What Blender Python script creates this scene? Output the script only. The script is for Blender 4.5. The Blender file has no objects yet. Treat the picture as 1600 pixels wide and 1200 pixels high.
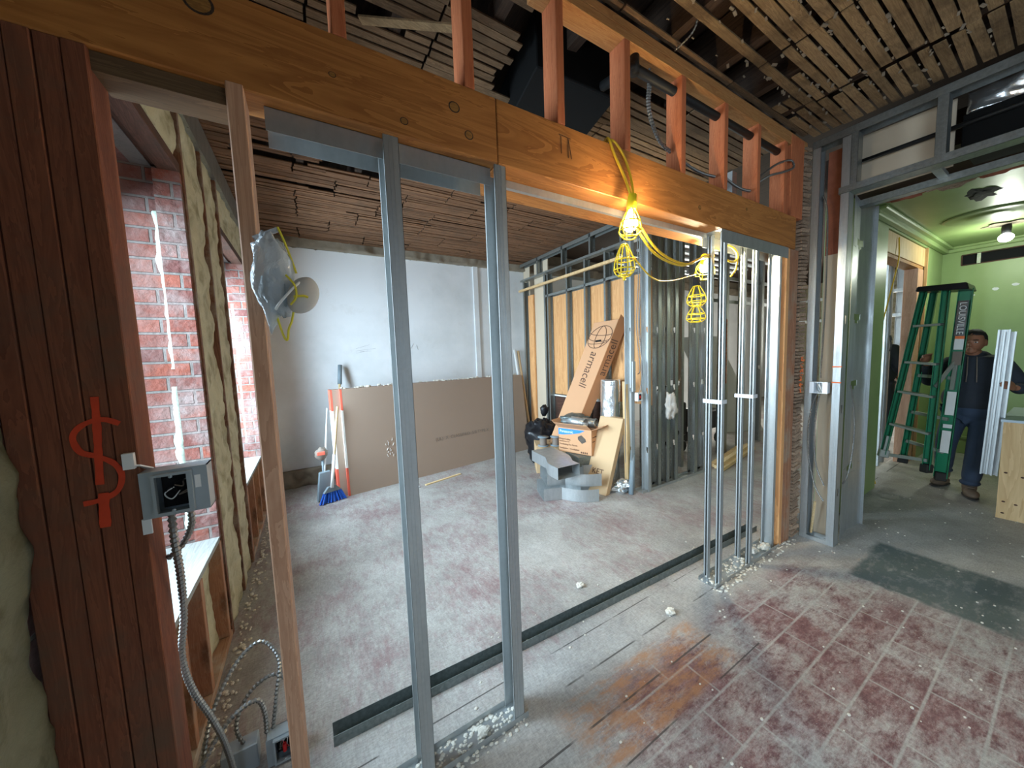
import bpy, bmesh, math, random
from mathutils import Vector, Matrix, noise
random.seed(7)
C = bpy.context.scene.collection
sc = bpy.context.scene
R = math.radians
# ------------------------------------------------------------------ camera, world, lights, exposure
FPX = 532.77
yaw, pit, rol = R(30.55393516), R(-4.81746368), R(-2.01372092)
fw = Vector((math.sin(yaw)*math.cos(pit), math.cos(yaw)*math.cos(pit), math.sin(pit)))
rt = fw.cross(Vector((0, 0, 1))).normalized(); up = rt.cross(fw)
r2 = math.cos(rol)*rt + math.sin(rol)*up; u2 = -math.sin(rol)*rt + math.cos(rol)*up
cam = bpy.data.cameras.new('camera'); co = bpy.data.objects.new('camera', cam); C.objects.link(co)
cam.sensor_width = 36.0; cam.sensor_fit = 'HORIZONTAL'; cam.lens = FPX/1600*36.0
cam.clip_start = 0.02; cam.clip_end = 60
co.matrix_world = Matrix(((r2.x, u2.x, -fw.x, 0), (r2.y, u2.y, -fw.y, 0), (r2.z, u2.z, -fw.z, 1.53), (0, 0, 0, 1)))
sc.camera = co
sc.view_settings.view_transform = 'Standard'; sc.view_settings.look = 'None'
sc.view_settings.gamma = 1.0; sc.view_settings.use_curve_mapping = False
sc.view_settings.exposure = 0.0
w = bpy.data.worlds.new('sky'); sc.world = w; w.use_nodes = True
w.node_tree.nodes['Background'].inputs[0].default_value = (0.55, 0.75, 1.0, 1)
w.node_tree.nodes['Background'].inputs[1].default_value = 0.3

def area(name, loc, target, sx, sy, power, col, spread=180):
    l = bpy.data.lights.new(name, 'AREA'); l.shape = 'RECTANGLE'; l.size = sx; l.size_y = sy
    l.energy = power; l.color = col; l.spread = R(spread)
    o = bpy.data.objects.new(name, l); C.objects.link(o); o.location = loc
    d = Vector(target) - Vector(loc); o.rotation_euler = d.to_track_quat('-Z', 'Y').to_euler()
    return o
def point(name, loc, power, col, rad=0.03):
    l = bpy.data.lights.new(name, 'POINT'); l.energy = power; l.color = col; l.shadow_soft_size = rad
    o = bpy.data.objects.new(name, l); C.objects.link(o); o.location = loc; return o
DAY = (0.64, 0.84, 1.0); DAY_NEAR = (0.66, 0.84, 1.0)
# daylight standing in the window openings of the left wall, behind the camera and beyond the doorway; the last one is an added fill
area('window_and_fill_light', (-1.0, 1.80, 1.62), (1.2, 2.0, .9), 1.0, 1.6, 88, DAY, 120)
area('window_and_fill_light', (-1.0, 3.79, 1.55), (1.2, 4.1, 1.1), 0.9, 1.75, 140, DAY, 145)
area('window_and_fill_light', (-.82, -1.35, 1.55), (1.6, -.9, -.2), 1.3, 1.8, 95, DAY_NEAR, 140)
area('window_and_fill_light', (3.0, -2.9, 1.75), (3.2, 1.0, 0.6), 1.6, 1.9, 14, DAY_NEAR)
area('window_and_fill_light', (10.6, 1.9, 1.9), (7.0, 2.0, 1.0), 1.6, 1.6, 90, (1.0, 0.98, 0.88))
area('window_and_fill_light', (6.8, 4.85, 1.9), (6.0, 2.6, 1.0), 2.4, 1.5, 110, (0.98, 1.0, 0.90))  # added fill in front of the closed back wall, brightens the dim room

# ------------------------------------------------------------------ materials
def nt(name):
    m = bpy.data.materials.new(name); m.use_nodes = True
    t = m.node_tree; b = t.nodes['Principled BSDF']; return m, t, b
class G:
    def __init__(s, t): s.t = t
    def n(s, ty, **k):
        x = s.t.nodes.new(ty)
        for a, v in k.items(): setattr(x, a, v)
        return x
    def l(s, a, b): s.t.links.new(a, b)
    def co(s, scale=(1, 1, 1), obj=True, rot=(0, 0, 0), loc=(0, 0, 0)):
        tc = s.n('ShaderNodeTexCoord'); mp = s.n('ShaderNodeMapping')
        mp.inputs['Scale'].default_value = scale; mp.inputs['Rotation'].default_value = rot; mp.inputs['Location'].default_value = loc
        s.l(tc.outputs['Object'], mp.inputs['Vector']); return mp.outputs[0]
    def noise(s, v, sc_, det=4, rough=.55, dist=0.):
        x = s.n('ShaderNodeTexNoise'); x.inputs['Scale'].default_value = sc_; x.inputs['Detail'].default_value = det
        x.inputs['Roughness'].default_value = rough; x.inputs['Distortion'].default_value = dist
        s.l(v, x.inputs['Vector']); return x.outputs['Fac']
    def ramp(s, f, st):
        x = s.n('ShaderNodeValToRGB'); e = x.color_ramp.elements
        while len(e) < len(st): e.new(.5)
        for i, (p, c) in enumerate(st):
            e[i].position = p; e[i].color = (c, c, c, 1) if isinstance(c, (int, float)) else (*c, 1)
        s.l(f, x.inputs[0]); return x.outputs[0]
    def mix(s, f, a, b, mode='MIX'):
        x = s.n('ShaderNodeMix'); x.data_type = 'RGBA'; x.blend_type = mode
        for sk, v in ((x.inputs[0], f), (x.inputs[6], a), (x.inputs[7], b)):
            if isinstance(v, tuple): sk.default_value = (*v, 1) if len(v) == 3 else v
            elif isinstance(v, (int, float)): sk.default_value = v
            else: s.l(v, sk)
        return x.outputs[2]
    def math(s, op, a, b=0., c=None):
        x = s.n('ShaderNodeMath', operation=op)
        for i, v in enumerate((a, b) if c is None else (a, b, c)):
            if isinstance(v, (int, float)): x.inputs[i].default_value = v
            else: s.l(v, x.inputs[i])
        return x.outputs[0]
    def bump(s, b, h, st=.3, dist=.01):
        x = s.n('ShaderNodeBump'); x.inputs['Strength'].default_value = st; x.inputs['Distance'].default_value = dist
        s.l(h, x.inputs['Height']); s.l(x.outputs[0], b.inputs['Normal'])
    def rand(s):
        return s.n('ShaderNodeNewGeometry').outputs['Random Per Island']
def lin(h):
    f = lambda v: (v/12.92 if v <= .04045 else ((v+.055)/1.055)**2.4)
    return tuple(f(int(h[i:i+2], 16)/255) for i in (0, 2, 4))
def wood(name, dark, light, axis='z', scale=1., rough=.7, knots=True, island=True, dirt=None, bump=.15):
    m, t, b = nt(name); g = G(t)
    S = {'x': (1.2, 14, 14), 'y': (14, 1.2, 14), 'z': (14, 14, 1.2)}[axis]
    v = g.co(tuple(q*scale for q in S))
    if island:
        ad = g.n('ShaderNodeVectorMath', operation='ADD'); r = g.rand(); mu = g.math('MULTIPLY', r, 37.)
        cb = g.n('ShaderNodeCombineXYZ'); g.l(mu, cb.inputs[0]); g.l(mu, cb.inputs[1]); g.l(mu, cb.inputs[2])
        g.l(v, ad.inputs[0]); g.l(cb.outputs[0], ad.inputs[1]); v = ad.outputs[0]
    n1 = g.noise(v, 1.3, 5, .6, 1.2)
    wv = g.math('FRACT', g.math('MULTIPLY', n1, 9.))
    n2 = g.noise(v, 6., 3, .6)
    f = g.math('ADD', g.math('MULTIPLY', wv, .45), g.math('MULTIPLY', n2, .6))
    c = g.ramp(f, [(.15, light), (.85, dark)])
    if knots:
        vo = g.n('ShaderNodeTexVoronoi'); vo.inputs['Scale'].default_value = 1.0
        K = {'x': (1.6, 6, 6), 'y': (6, 1.6, 6), 'z': (6, 6, 1.6)}[axis]
        g.l(g.co(K, loc=(.37, .21, .55)), vo.inputs['Vector'])
        k = g.ramp(vo.outputs['Distance'], [(.06, 1.), (.14, 0.)])
        c = g.mix(g.math('MULTIPLY', k, .7), c, tuple(q*.35 for q in dark))
    if dirt:
        d = g.ramp(g.noise(g.co((3, 3, 3)), 1.5, 6, .65), [(.48, 0.), (.68, 1.)])
        c = g.mix(g.math('MULTIPLY', d, .8), c, dirt)
    if island:
        c = g.mix(1., c, g.ramp(g.rand(), [(0., .72), (1., 1.15)]), 'MULTIPLY')
    g.l(c, b.inputs['Base Color']); b.inputs['Roughness'].default_value = rough
    b.inputs['Specular IOR Level'].default_value = .3
    g.bump(b, n2, bump, .003)
    return m
def plain(name, col, rough=.6, metal=0., var=.12, vs=8., bump=0., spec=.4, emis=None, est=0., alpha=None):
    m, t, b = nt(name); g = G(t)
    n = g.noise(g.co((1, 1, 1)), vs, 5, .6)
    c = g.mix(g.math('MULTIPLY', n, 1.), tuple(q*(1-var) for q in col), tuple(min(1, q*(1+var)) for q in col))
    g.l(c, b.inputs['Base Color']); b.inputs['Roughness'].default_value = rough; b.inputs['Metallic'].default_value = metal
    b.inputs['Specular IOR Level'].default_value = spec
    if bump: g.bump(b, n, bump, .01)
    if emis: b.inputs['Emission Color'].default_value = (*emis, 1); b.inputs['Emission Strength'].default_value = est
    if alpha: b.inputs['Alpha'].default_value = alpha
    return m
def galv(name, col=(.43, .45, .45), metal=.7, rough=.38):
    m, t, b = nt(name); g = G(t)
    n = g.noise(g.co((6, 6, 1.2)), 3., 5, .6); n2 = g.noise(g.co((1, 1, 1)), 60., 2, .5)
    c = g.mix(n, tuple(q*.72 for q in col), tuple(min(1, q*1.25) for q in col))
    c = g.mix(g.math('MULTIPLY', n2, .35), c, (.65, .68, .68))
    g.l(c, b.inputs['Base Color']); b.inputs['Metallic'].default_value = metal
    g.l(g.ramp(n, [(.3, rough+.1), (.7, rough-.08)]), b.inputs['Roughness'])
    g.bump(b, n, .12, .004); return m
def foam_mat(name, a, bc):
    m, t, b = nt(name); g = G(t); v = g.co((1, 1, 1))
    n = g.noise(v, 7., 6, .6, .6); c = g.ramp(n, [(.3, bc), (.5, a), (.75, tuple(min(1, q*1.25) for q in a))])
    g.l(c, b.inputs['Base Color']); b.inputs['Roughness'].default_value = .8
    g.bump(b, g.noise(v, 26., 5, .6), .6, .015); return m
M = {}
M['fir'] = wood('framing_fir_vertical', (.43, .225, .135), (.60, .36, .235), 'z', .8, knots=False)
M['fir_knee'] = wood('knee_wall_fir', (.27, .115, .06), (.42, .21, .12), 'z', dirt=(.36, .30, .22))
M['knot_wood'] = wood('knot_plug', (.22, .10, .025), (.42, .20, .05), 'x', knots=False)
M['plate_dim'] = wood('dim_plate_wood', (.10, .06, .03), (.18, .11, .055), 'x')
M['fir_orange'] = wood('orange_fir_vertical', (.42, .115, .045), (.58, .20, .085), 'z')
M['fir_x'] = wood('orange_fir_lengthwise', (.34, .14, .045), (.52, .27, .10), 'x')
M['beam'] = wood('laminated_beam', (.27, .095, .022), (.50, .21, .055), 'x', .42, .55, knots=False, bump=.06)
M['lam'] = wood('laminated_post_red', (.13, .042, .022), (.23, .080, .040), 'z', 1., .8, dirt=(.12, .070, .045))
M['fir_y'] = wood('framing_fir_along_wall', (.28, .14, .08), (.42, .25, .15), 'y', dirt=(.45, .42, .36))
M['oldwood'] = wood('old_dark_wood', (.055, .024, .015), (.13, .060, .040), 'y', dirt=(.04, .03, .022))
M['oldwood_z'] = wood('old_dark_wood_upright', (.09, .035, .02), (.22, .10, .055), 'z', dirt=(.30, .27, .22))
M['joist'] = wood('dark_joist', (.030, .018, .012), (.075, .045, .030), 'y')  # near-black brown wood
M['pine'] = wood('pale_pine', (.62, .42, .20), (.85, .68, .40), 'x')
M['ply'] = wood('plywood_sheet', (.58, .26, .10), (.82, .46, .20), 'z', .35, .6)
M['ply_pale'] = wood('pale_plywood', (.52, .33, .15), (.70, .49, .26), 'z', .35, .6)
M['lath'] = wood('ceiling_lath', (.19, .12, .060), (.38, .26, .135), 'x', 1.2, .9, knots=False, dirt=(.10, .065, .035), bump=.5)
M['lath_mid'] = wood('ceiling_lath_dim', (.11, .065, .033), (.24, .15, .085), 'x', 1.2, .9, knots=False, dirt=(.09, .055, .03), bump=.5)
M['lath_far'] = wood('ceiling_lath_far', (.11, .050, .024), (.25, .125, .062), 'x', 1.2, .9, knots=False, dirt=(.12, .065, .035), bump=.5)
M['lath_end'] = wood('lath_ends', (.18, .10, .06), (.50, .38, .27), 'y', 1.2, .9, knots=False)
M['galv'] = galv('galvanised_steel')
M['galv_mid'] = galv('shaded_galvanised_steel', (.19, .205, .195), .7, .36)  # darkened steel copy, dim light over the doorway painted into its colour
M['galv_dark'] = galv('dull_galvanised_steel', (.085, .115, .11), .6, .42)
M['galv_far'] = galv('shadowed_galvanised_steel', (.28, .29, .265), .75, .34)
M['box_metal'] = plain('grey_box_steel', (.36, .42, .46), .45, .35, .12, 20)
M['strap'] = plain('white_metal_strap', (.80, .84, .88), .4, .3)
M['flex'] = plain('flexible_steel_conduit', (.25, .25, .24), .38, .8, .2, 30)
M['black'] = plain('black_void', (.006, .006, .007), .9)
M['iron'] = plain('black_iron_pipe', (.008, .008, .008), .55, .0, .3, 12)
M['blackbag'] = plain('black_plastic', (.012, .012, .014), .28, 0, .2, 8, .2)
M['yellow'] = plain('yellow_plastic', (.86, .62, .02), .4, 0, .08)
M['ycord'] = plain('yellow_cord', (.80, .50, .03), .45, 0, .08)
M['bulb'] = plain('lit_bulb', (1, .9, .7), .4, emis=(1., .82, .52), est=60.)
M['bulb2'] = plain('lit_bulb_white', (1, 1, .95), .4, emis=(.9, 1., .92), est=40.)
M['white'] = plain('white_plaster', (.72, .74, .75), .8)
M['card'] = plain('cardboard', (.56, .30, .155), .75, 0, .06, 3)
M['card_dark'] = plain('brown_cardboard', (.40, .17, .07), .75, 0, .06, 3)
M['card_pale'] = plain('pale_cardboard', (.56, .38, .21), .75, 0, .06, 3)
M['ink'] = plain('dark_brown_ink', (.10, .045, .025), .7)
M['inkgrey'] = plain('grey_ink', (.20, .16, .13), .7)
M['pencil'] = plain('pencil_mark', (.28, .28, .29), .8)
M['drywall'] = plain('brown_drywall_paper', (.335, .245, .185), .85, 0, .05, 2)
M['gyp'] = plain('white_gypsum_edge', (.78, .76, .72), .85)
M['tape_red'] = plain('red_end_tape', (.75, .13, .08), .6)
M['orange_paint'] = plain('orange_spray_paint', (.58, .050, .012), .6, var=.25, vs=30)
M['orange_mark'] = plain('bright_orange_marking', (.95, .20, .05), .6)
M['foam'] = foam_mat('spray_foam', (.50, .45, .30), (.24, .20, .10))
M['foam_w'] = foam_mat('pale_spray_foam', (.42, .49, .41), (.25, .27, .20))
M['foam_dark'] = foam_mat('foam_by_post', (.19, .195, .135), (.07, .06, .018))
M['foil'] = plain('silver_foil', (.80, .82, .82), .22, .9, .1, 10, .5)
M['blue'] = plain('blue_bristle', (.02, .13, .62), .6)
M['blue_ink'] = plain('blue_print', (.03, .22, .70), .6)
M['greyplastic'] = plain('grey_plastic', (.20, .25, .28), .5)
M['green_fg'] = plain('green_fibreglass', (.006, .21, .095), .4, 0, .15, 6)
M['alu'] = plain('dusty_aluminium', (.40, .42, .38), .45, .5)
M['label'] = plain('white_label', (.80, .80, .78), .6)
M['skin'] = plain('brown_skin', (.30, .125, .07), .55)
M['hair'] = plain('black_hair', (.010, .008, .008), .7)
M['hoodie'] = plain('charcoal_hoodie', (.028, .034, .046), .9, 0, .15, 20, .2)
M['jeans'] = plain('dark_blue_jeans', (.035, .055, .095), .85, 0, .3, 7, .2)
M['boot'] = plain('brown_leather_boot', (.14, .10, .07), .7, 0, .3, 20)
M['sole'] = plain('dark_rubber_sole', (.03, .028, .026), .8)
M['blackcloth'] = plain('black_jacket', (.012, .013, .018), .85)
M['wire_red'] = plain('red_wire_cap', (.7, .03, .03), .5)
M['mortar'] = plain('broken_mortar', (.23, .19, .14), .95, 0, .3, 14, .5)
M['crumb'] = plain('plaster_crumb', (.62, .58, .50), .9, 0, .3, 14)
M['maskcloth'] = plain('grey_white_mask', (.55, .52, .48), .85)
M['strapy'] = plain('yellow_elastic', (.70, .60, .05), .6)
M['blackduct'] = plain('black_ductwork', (.004, .004, .004), .8, spec=.2)
M['terracotta'] = plain('broken_terracotta', (.35, .12, .07), .9, 0, .4, 14, .4)
M['brownpanel'] = plain('brown_cabinet', (.25, .07, .03), .6)
M['beigepanel'] = plain('beige_drywall_panel', (.60, .49, .36), .85, 0, .06, 3)

# white plaster wall, faintly stained
def m_whitewall():
    m, t, b = nt('stained_white_plaster'); g = G(t); v = g.co((1, 1, 1))
    n = g.noise(v, .9, 6, .6); c = g.ramp(n, [(.3, (.60, .62, .62)), (.6, (.78, .79, .80))])
    n2 = g.ramp(g.noise(v, 3.5, 6, .7), [(.58, 0.), (.74, 1.)])
    c = g.mix(g.math('MULTIPLY', n2, .25), c, (.50, .47, .43))
    g.l(c, b.inputs['Base Color']); b.inputs['Roughness'].default_value = .75; g.bump(b, g.noise(v, 30., 4), .08); return m
M['whitewall'] = m_whitewall()
def m_green():
    m, t, b = nt('green_paint'); g = G(t); v = g.co((1, 1, 1))
    n = g.noise(v, 1.3, 5, .6); c = g.ramp(n, [(.3, (.23, .33, .12)), (.7, (.31, .41, .17))])
    g.l(c, b.inputs['Base Color']); b.inputs['Roughness'].default_value = .42; g.bump(b, g.noise(v, 14., 5), .12); return m
M['green'] = m_green()
def m_brick(name, rot, dusty=.5):
    m, t, b = nt(name); g = G(t)
    v = g.co((1, 1, 1), rot=rot)
    br = g.n('ShaderNodeTexBrick'); g.l(v, br.inputs['Vector'])
    br.inputs['Scale'].default_value = 1.; br.inputs['Brick Width'].default_value = .21; br.inputs['Row Height'].default_value = .074
    br.inputs['Mortar Size'].default_value = .007; br.inputs['Mortar Smooth'].default_value = .3
    br.inputs['Color1'].default_value = (.27, .07, .04, 1); br.inputs['Color2'].default_value = (.13, .045, .038, 1)
    br.inputs['Mortar'].default_value = (.17, .15, .135, 1)
    d = g.ramp(g.noise(g.co((1, 1, 1)), 5., 6, .7), [(.40, 0.), (.66, 1.)])
    c = g.mix(g.math('MULTIPLY', d, dusty), br.outputs['Color'], (.24, .18, .165))
    g.l(c, b.inputs['Base Color']); b.inputs['Roughness'].default_value = .9
    h = g.math('ADD', br.outputs['Fac'], g.math('MULTIPLY', g.noise(g.co((1, 1, 1)), 22., 5), -.7))
    x = g.n('ShaderNodeBump', invert=True); x.inputs['Strength'].default_value = .8; x.inputs['Distance'].default_value = .02
    g.l(h, x.inputs['Height']); g.l(x.outputs[0], b.inputs['Normal']); return m
M['brick_y'] = m_brick('old_brick_reveal', (R(-90), 0, 0), .6)
M['brick_x'] = m_brick('old_brick_side', (R(-90), 0, R(90)))

def m_floor():
    m, t, b = nt('worn_dusty_floor'); g = G(t)
    tc = g.n('ShaderNodeTexCoord'); sp = g.n('ShaderNodeSeparateXYZ'); g.l(tc.outputs['Object'], sp.inputs[0])
    X, Y = sp.outputs[0], sp.outputs[1]; v = g.co((1, 1, 1))
    st = lambda a, e, w_=.05: g.math('SMOOTHSTEP' if False else 'MULTIPLY', g.n('ShaderNodeMath') and g.math('SUBTRACT', a, e), 1./w_)
    def step(a, e, w_=.05, inv=False):
        q = g.n('ShaderNodeMapRange'); q.interpolation_type = 'SMOOTHSTEP'; g.l(a, q.inputs[0])
        q.inputs[1].default_value = e-w_; q.inputs[2].default_value = e+w_
        q.inputs[3].default_value = 1. if inv else 0.; q.inputs[4].default_value = 0. if inv else 1.; return q.outputs[0]
    jit = g.math('MULTIPLY', g.math('SUBTRACT', g.noise(v, 3.5, 6, .7), .5), .35)
    Xj = g.math('ADD', X, jit); Yj = g.math('ADD', Y, jit)
    # dust over everything
    dust = g.ramp(g.noise(v, 2.2, 8, .68), [(.3, (.26, .245, .23)), (.5, (.36, .345, .32)), (.72, (.47, .455, .43))])
    # streaky red-purple worn vinyl, scrubbed
    sc1 = g.noise(g.co((3., 6.5, 1), rot=(0, 0, R(18))), 3.0, 10, .86, .15)
    red = g.ramp(sc1, [(.42, (.25, .135, .135)), (.62, (.105, .042, .046))])
    big = g.noise(v, 1.6, 5, .6)
    # tile pattern (near room)
    br = g.n('ShaderNodeTexBrick'); g.l(g.co((1, 1, 1), loc=(.05, .045, 0)), br.inputs['Vector'])
    br.inputs['Scale'].default_value = 1.; br.inputs['Brick Width'].default_value = .38; br.inputs['Row Height'].default_value = .16
    br.inputs['Mortar Size'].default_value = .0075; br.inputs['Mortar Smooth'].default_value = .8; br.offset = .37
    br.inputs['Color1'].default_value = (.15, .15, .15, 1); br.inputs['Color2'].default_value = (1, 1, 1, 1); br.inputs['Mortar'].default_value = (.5, .5, .5, 1)
    cellv = br.outputs['Color']; mort = br.outputs['Fac']
    near = step(Yj, 1.02, .10, True)
    xin = g.math('MULTIPLY', step(Xj, .9, .25), step(Xj, 3.0, .25, True))
    nearw = g.math('MULTIPLY', near, xin)
    f1 = g.ramp(g.math('ADD', sc1, g.math('MULTIPLY', g.math('SUBTRACT', big, .5), .9)), [(.37, 0.), (.58, .97)])
    f1 = g.math('MULTIPLY', f1, g.math('SUBTRACT', 1., g.math('MULTIPLY', mort, .85)))
    f1 = g.math('MULTIPLY', f1, nearw)
    # far room: fainter stains
    far = step(Yj, 1.35, .15)
    f2 = g.ramp(g.math('ADD', g.noise(g.co((4.5, 1.7, 1), rot=(0, 0, R(35))), 4.2, 10, .84, .15), g.math('MULTIPLY', g.math('SUBTRACT', big, .5), .8)), [(.46, 0.), (.70, .8)])
    f2 = g.math('MULTIPLY', f2, far)
    c = g.mix(f1, dust, red)
    c = g.mix(f2, c, (.23, .13, .135))
    scr = g.noise(g.co((9, 34, 1), rot=(0, 0, R(22))), 4., 6, .8)
    scr2 = g.noise(g.co((30, 9, 1), rot=(0, 0, R(-14))), 3., 6, .8)
    c = g.mix(1., c, g.ramp(g.math('ADD', g.math('MULTIPLY', scr, .55), g.math('MULTIPLY', scr2, .45)), [(.36, .62), (.64, 1.32)]), 'MULTIPLY')
    # bare orange planks by the partition
    orr = g.math('MULTIPLY', g.math('MULTIPLY', step(Xj, .80, .10), step(X, 1.72, .04, True)), g.math('MULTIPLY', step(Y, .80, .015), step(Y, 1.085, .015, True)))
    orr = g.math('MULTIPLY', orr, g.ramp(g.noise(g.co((2.5, 7, 1)), 2.2, 9, .8), [(.44, 0.), (.58, .75)]))
    c = g.mix(orr, c, (.40, .19, .085))
    # dark slate patch by the doorway
    j2 = g.math('MULTIPLY', g.math('SUBTRACT', g.noise(v, 6., 6, .7), .5), .10)
    Xs = g.math('ADD', X, j2); Ys = g.math('ADD', Y, j2)
    sl = g.math('MULTIPLY', g.math('MULTIPLY', step(Xs, 2.99, .02), step(Xs, 3.66, .03, True)), g.math('MULTIPLY', step(Ys, .08, .08), step(Ys, .74, .02, True)))
    sl = g.math('MULTIPLY', sl, g.ramp(g.noise(g.co((3, 6, 1)), 3., 7, .7), [(.30, .35), (.50, 1.)]))
    c = g.mix(g.math('MULTIPLY', sl, .88), c, (.060, .088, .088))
    # board seams, parallel to X
    for yy, ww, x0, x1 in ((1.145, .004, .7, 9), (.955, .004, -1, 1.75), (1.32, .003, -1, 2.4), (.79, .003, -1, 1.9)):
        q = g.math('ABSOLUTE', g.math('SUBTRACT', Y, yy))
        sm = g.math('MULTIPLY', g.math('LESS_THAN', q, ww), g.math('MULTIPLY', g.math('GREATER_THAN', X, x0), g.math('LESS_THAN', X, x1)))
        sm = g.math('MULTIPLY', sm, g.ramp(g.noise(v, 3., 4), [(.42, 0.), (.5, 1.)]))
        c = g.mix(g.math('MULTIPLY', sm, .85), c, (.05, .045, .04))
    # white paint spills and specks
    spk = g.ramp(g.noise(v, 55., 2, .5), [(.72, 0.), (.76, 1.)])
    c = g.mix(g.math('MULTIPLY', spk, .5), c, (.62, .62, .60))
    dk = g.math('MULTIPLY', step(X, 1.2, .9, True), step(Y, 1.3, .1, True))
    g.l(c, b.inputs['Base Color'])
    g.l(g.ramp(big, [(.3, .62), (.7, .42)]), b.inputs['Roughness']); b.inputs['Specular IOR Level'].default_value = .35
    g.bump(b, g.math('ADD', sc1, g.math('MULTIPLY', mort, -.4)), .14, .008)
    return m
M['floor'] = m_floor()
def m_plastic():
    m, t, b = nt('clear_plastic_bag'); g = G(t)
    b.inputs['Base Color'].default_value = (.62, .68, .72, 1); b.inputs['Roughness'].default_value = .12
    b.inputs['Transmission Weight'].default_value = .0; b.inputs['Alpha'].default_value = .55
    b.inputs['Specular IOR Level'].default_value = .9; g.bump(b, g.noise(g.co((1, 1, 1)), 28., 3, .6, 1.), .8, .01); return m
M['plastic'] = m_plastic()

M['plaster_brick'] = m_brick('smeared_brick', (R(-90), 0, 0), 1.)
# ------------------------------------------------------------------ mesh helpers
class MB:
    def __init__(s): s.v = []; s.f = []
    def add(s, vs, fs):
        o = len(s.v); s.v += [tuple(q) for q in vs]; s.f += [tuple(i+o for i in f) for f in fs]; return s
    def box(s, x0, y0, z0, x1, y1, z1, mat=None):
        vs = [Vector(p) for p in ((x0, y0, z0), (x1, y0, z0), (x1, y1, z0), (x0, y1, z0), (x0, y0, z1), (x1, y0, z1), (x1, y1, z1), (x0, y1, z1))]
        if mat: vs = [mat @ p for p in vs]
        return s.add(vs, [(0, 3, 2, 1), (4, 5, 6, 7), (0, 1, 5, 4), (1, 2, 6, 5), (2, 3, 7, 6), (3, 0, 4, 7)])
    def hexa(s, a, bt):   # two quads (bottom / top lists of 4 points)
        return s.add(list(a)+list(bt), [(0, 3, 2, 1), (4, 5, 6, 7), (0, 1, 5, 4), (1, 2, 6, 5), (2, 3, 7, 6), (3, 0, 4, 7)])
    def bar(s, p0, p1, wd, th, upv=(0, 0, 1)):
        p0, p1 = Vector(p0), Vector(p1); d = (p1-p0).normalized(); u = Vector(upv)
        a = d.cross(u)
        if a.length < 1e-4: a = d.cross(Vector((1, 0, 0)))
        a.normalize(); c = a.cross(d).normalized(); a = a*wd/2; c = c*th/2
        return s.hexa([p0-a-c, p0+a-c, p0+a+c, p0-a+c], [p1-a-c, p1+a-c, p1+a+c, p1-a+c])
    def tube(s, pts, r, seg=8, cap=True, closed=False):
        pts = [Vector(p) for p in pts]; n = len(pts); rr = r if callable(r) else (lambda i: r)
        ref = None; o = len(s.v); rings = []
        for i, p in enumerate(pts):
            if closed: d = (pts[(i+1) % n]-pts[i-1]).normalized()
            else: d = (pts[min(i+1, n-1)]-pts[max(i-1, 0)]).normalized()
            if ref is None:
                ref = d.cross(Vector((0, 0, 1)));
                if ref.length < .1: ref = d.cross(Vector((1, 0, 0)))
            ref = (ref-d*ref.dot(d)).normalized(); c = d.cross(ref)
            q = rr(i)
            rings.append([p+(ref*math.cos(2*math.pi*k/seg)+c*math.sin(2*math.pi*k/seg))*q for k in range(seg)])
        vs = [x for ring in rings for x in ring]; fs = []
        m = n if closed else n-1
        for i in range(m):
            j = (i+1) % n
            for k in range(seg):
                l = (k+1) % seg; fs.append((i*seg+k, i*seg+l, j*seg+l, j*seg+k))
        if cap and not closed: fs += [tuple(range(seg))[::-1], tuple((n-1)*seg+k for k in range(seg))]
        return s.add(vs, fs)
    def lathe(s, cx, cy, prof, seg=24):
        vs = []; fs = []; n = len(prof)
        for r, z in prof:
            for k in range(seg): a = 2*math.pi*k/seg; vs.append((cx+r*math.cos(a), cy+r*math.sin(a), z))
        for i in range(n-1):
            for k in range(seg): l = (k+1) % seg; fs.append((i*seg+k, i*seg+l, (i+1)*seg+l, (i+1)*seg+k))
        fs += [tuple(range(seg))[::-1], tuple((n-1)*seg+k for k in range(seg))]
        return s.add(vs, fs)
    def ell(s, c, rx, ry, rz, seg=16, rings=10, fn=None, rot=None):
        vs = []; fs = []
        for i in range(rings+1):
            th = math.pi*i/rings
            for k in range(seg):
                a = 2*math.pi*k/seg; d = Vector((math.sin(th)*math.cos(a), math.sin(th)*math.sin(a), math.cos(th)))
                q = fn(d) if fn else 1.; p = Vector((d.x*rx*q, d.y*ry*q, d.z*rz*q))
                if rot: p = rot @ p
                vs.append(Vector(c)+p)
        for i in range(rings):
            for k in range(seg): l = (k+1) % seg; fs.append((i*seg+k, (i+1)*seg+k, (i+1)*seg+l, i*seg+l))
        return s.add(vs, fs)
    def poly(s, pts, off):   # extruded polygon
        n = len(pts); off = Vector(off); a = [Vector(p) for p in pts]
        return s.add(a+[p+off for p in a], [tuple(range(n))[::-1], tuple(range(n, 2*n))]+[(i, (i+1) % n, n+(i+1) % n, n+i) for i in range(n)])
    def build(s, name, mat, parent=None, smooth=False, bevel=0.):
        me = bpy.data.meshes.new(name); me.from_pydata(s.v, [], s.f); me.validate(); me.update()
        bm = bmesh.new(); bm.from_mesh(me); bmesh.ops.recalc_face_normals(bm, faces=bm.faces)
        if bevel:
            bmesh.ops.bevel(bm, geom=list(bm.edges), offset=bevel, segments=1, affect='EDGES', clamp_overlap=True)
        bm.to_mesh(me); bm.free()
        me.materials.append(M[mat] if isinstance(mat, str) else mat)
        if smooth:
            for p in me.polygons: p.use_smooth = True
        o = bpy.data.objects.new(name, me); C.objects.link(o)
        if parent:
            o.parent = parent; r = parent
            while r and r.type != 'EMPTY': r = r.parent
            if parent.type == 'EMPTY': o.location = -Vector(parent.location)
        return o
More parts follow.
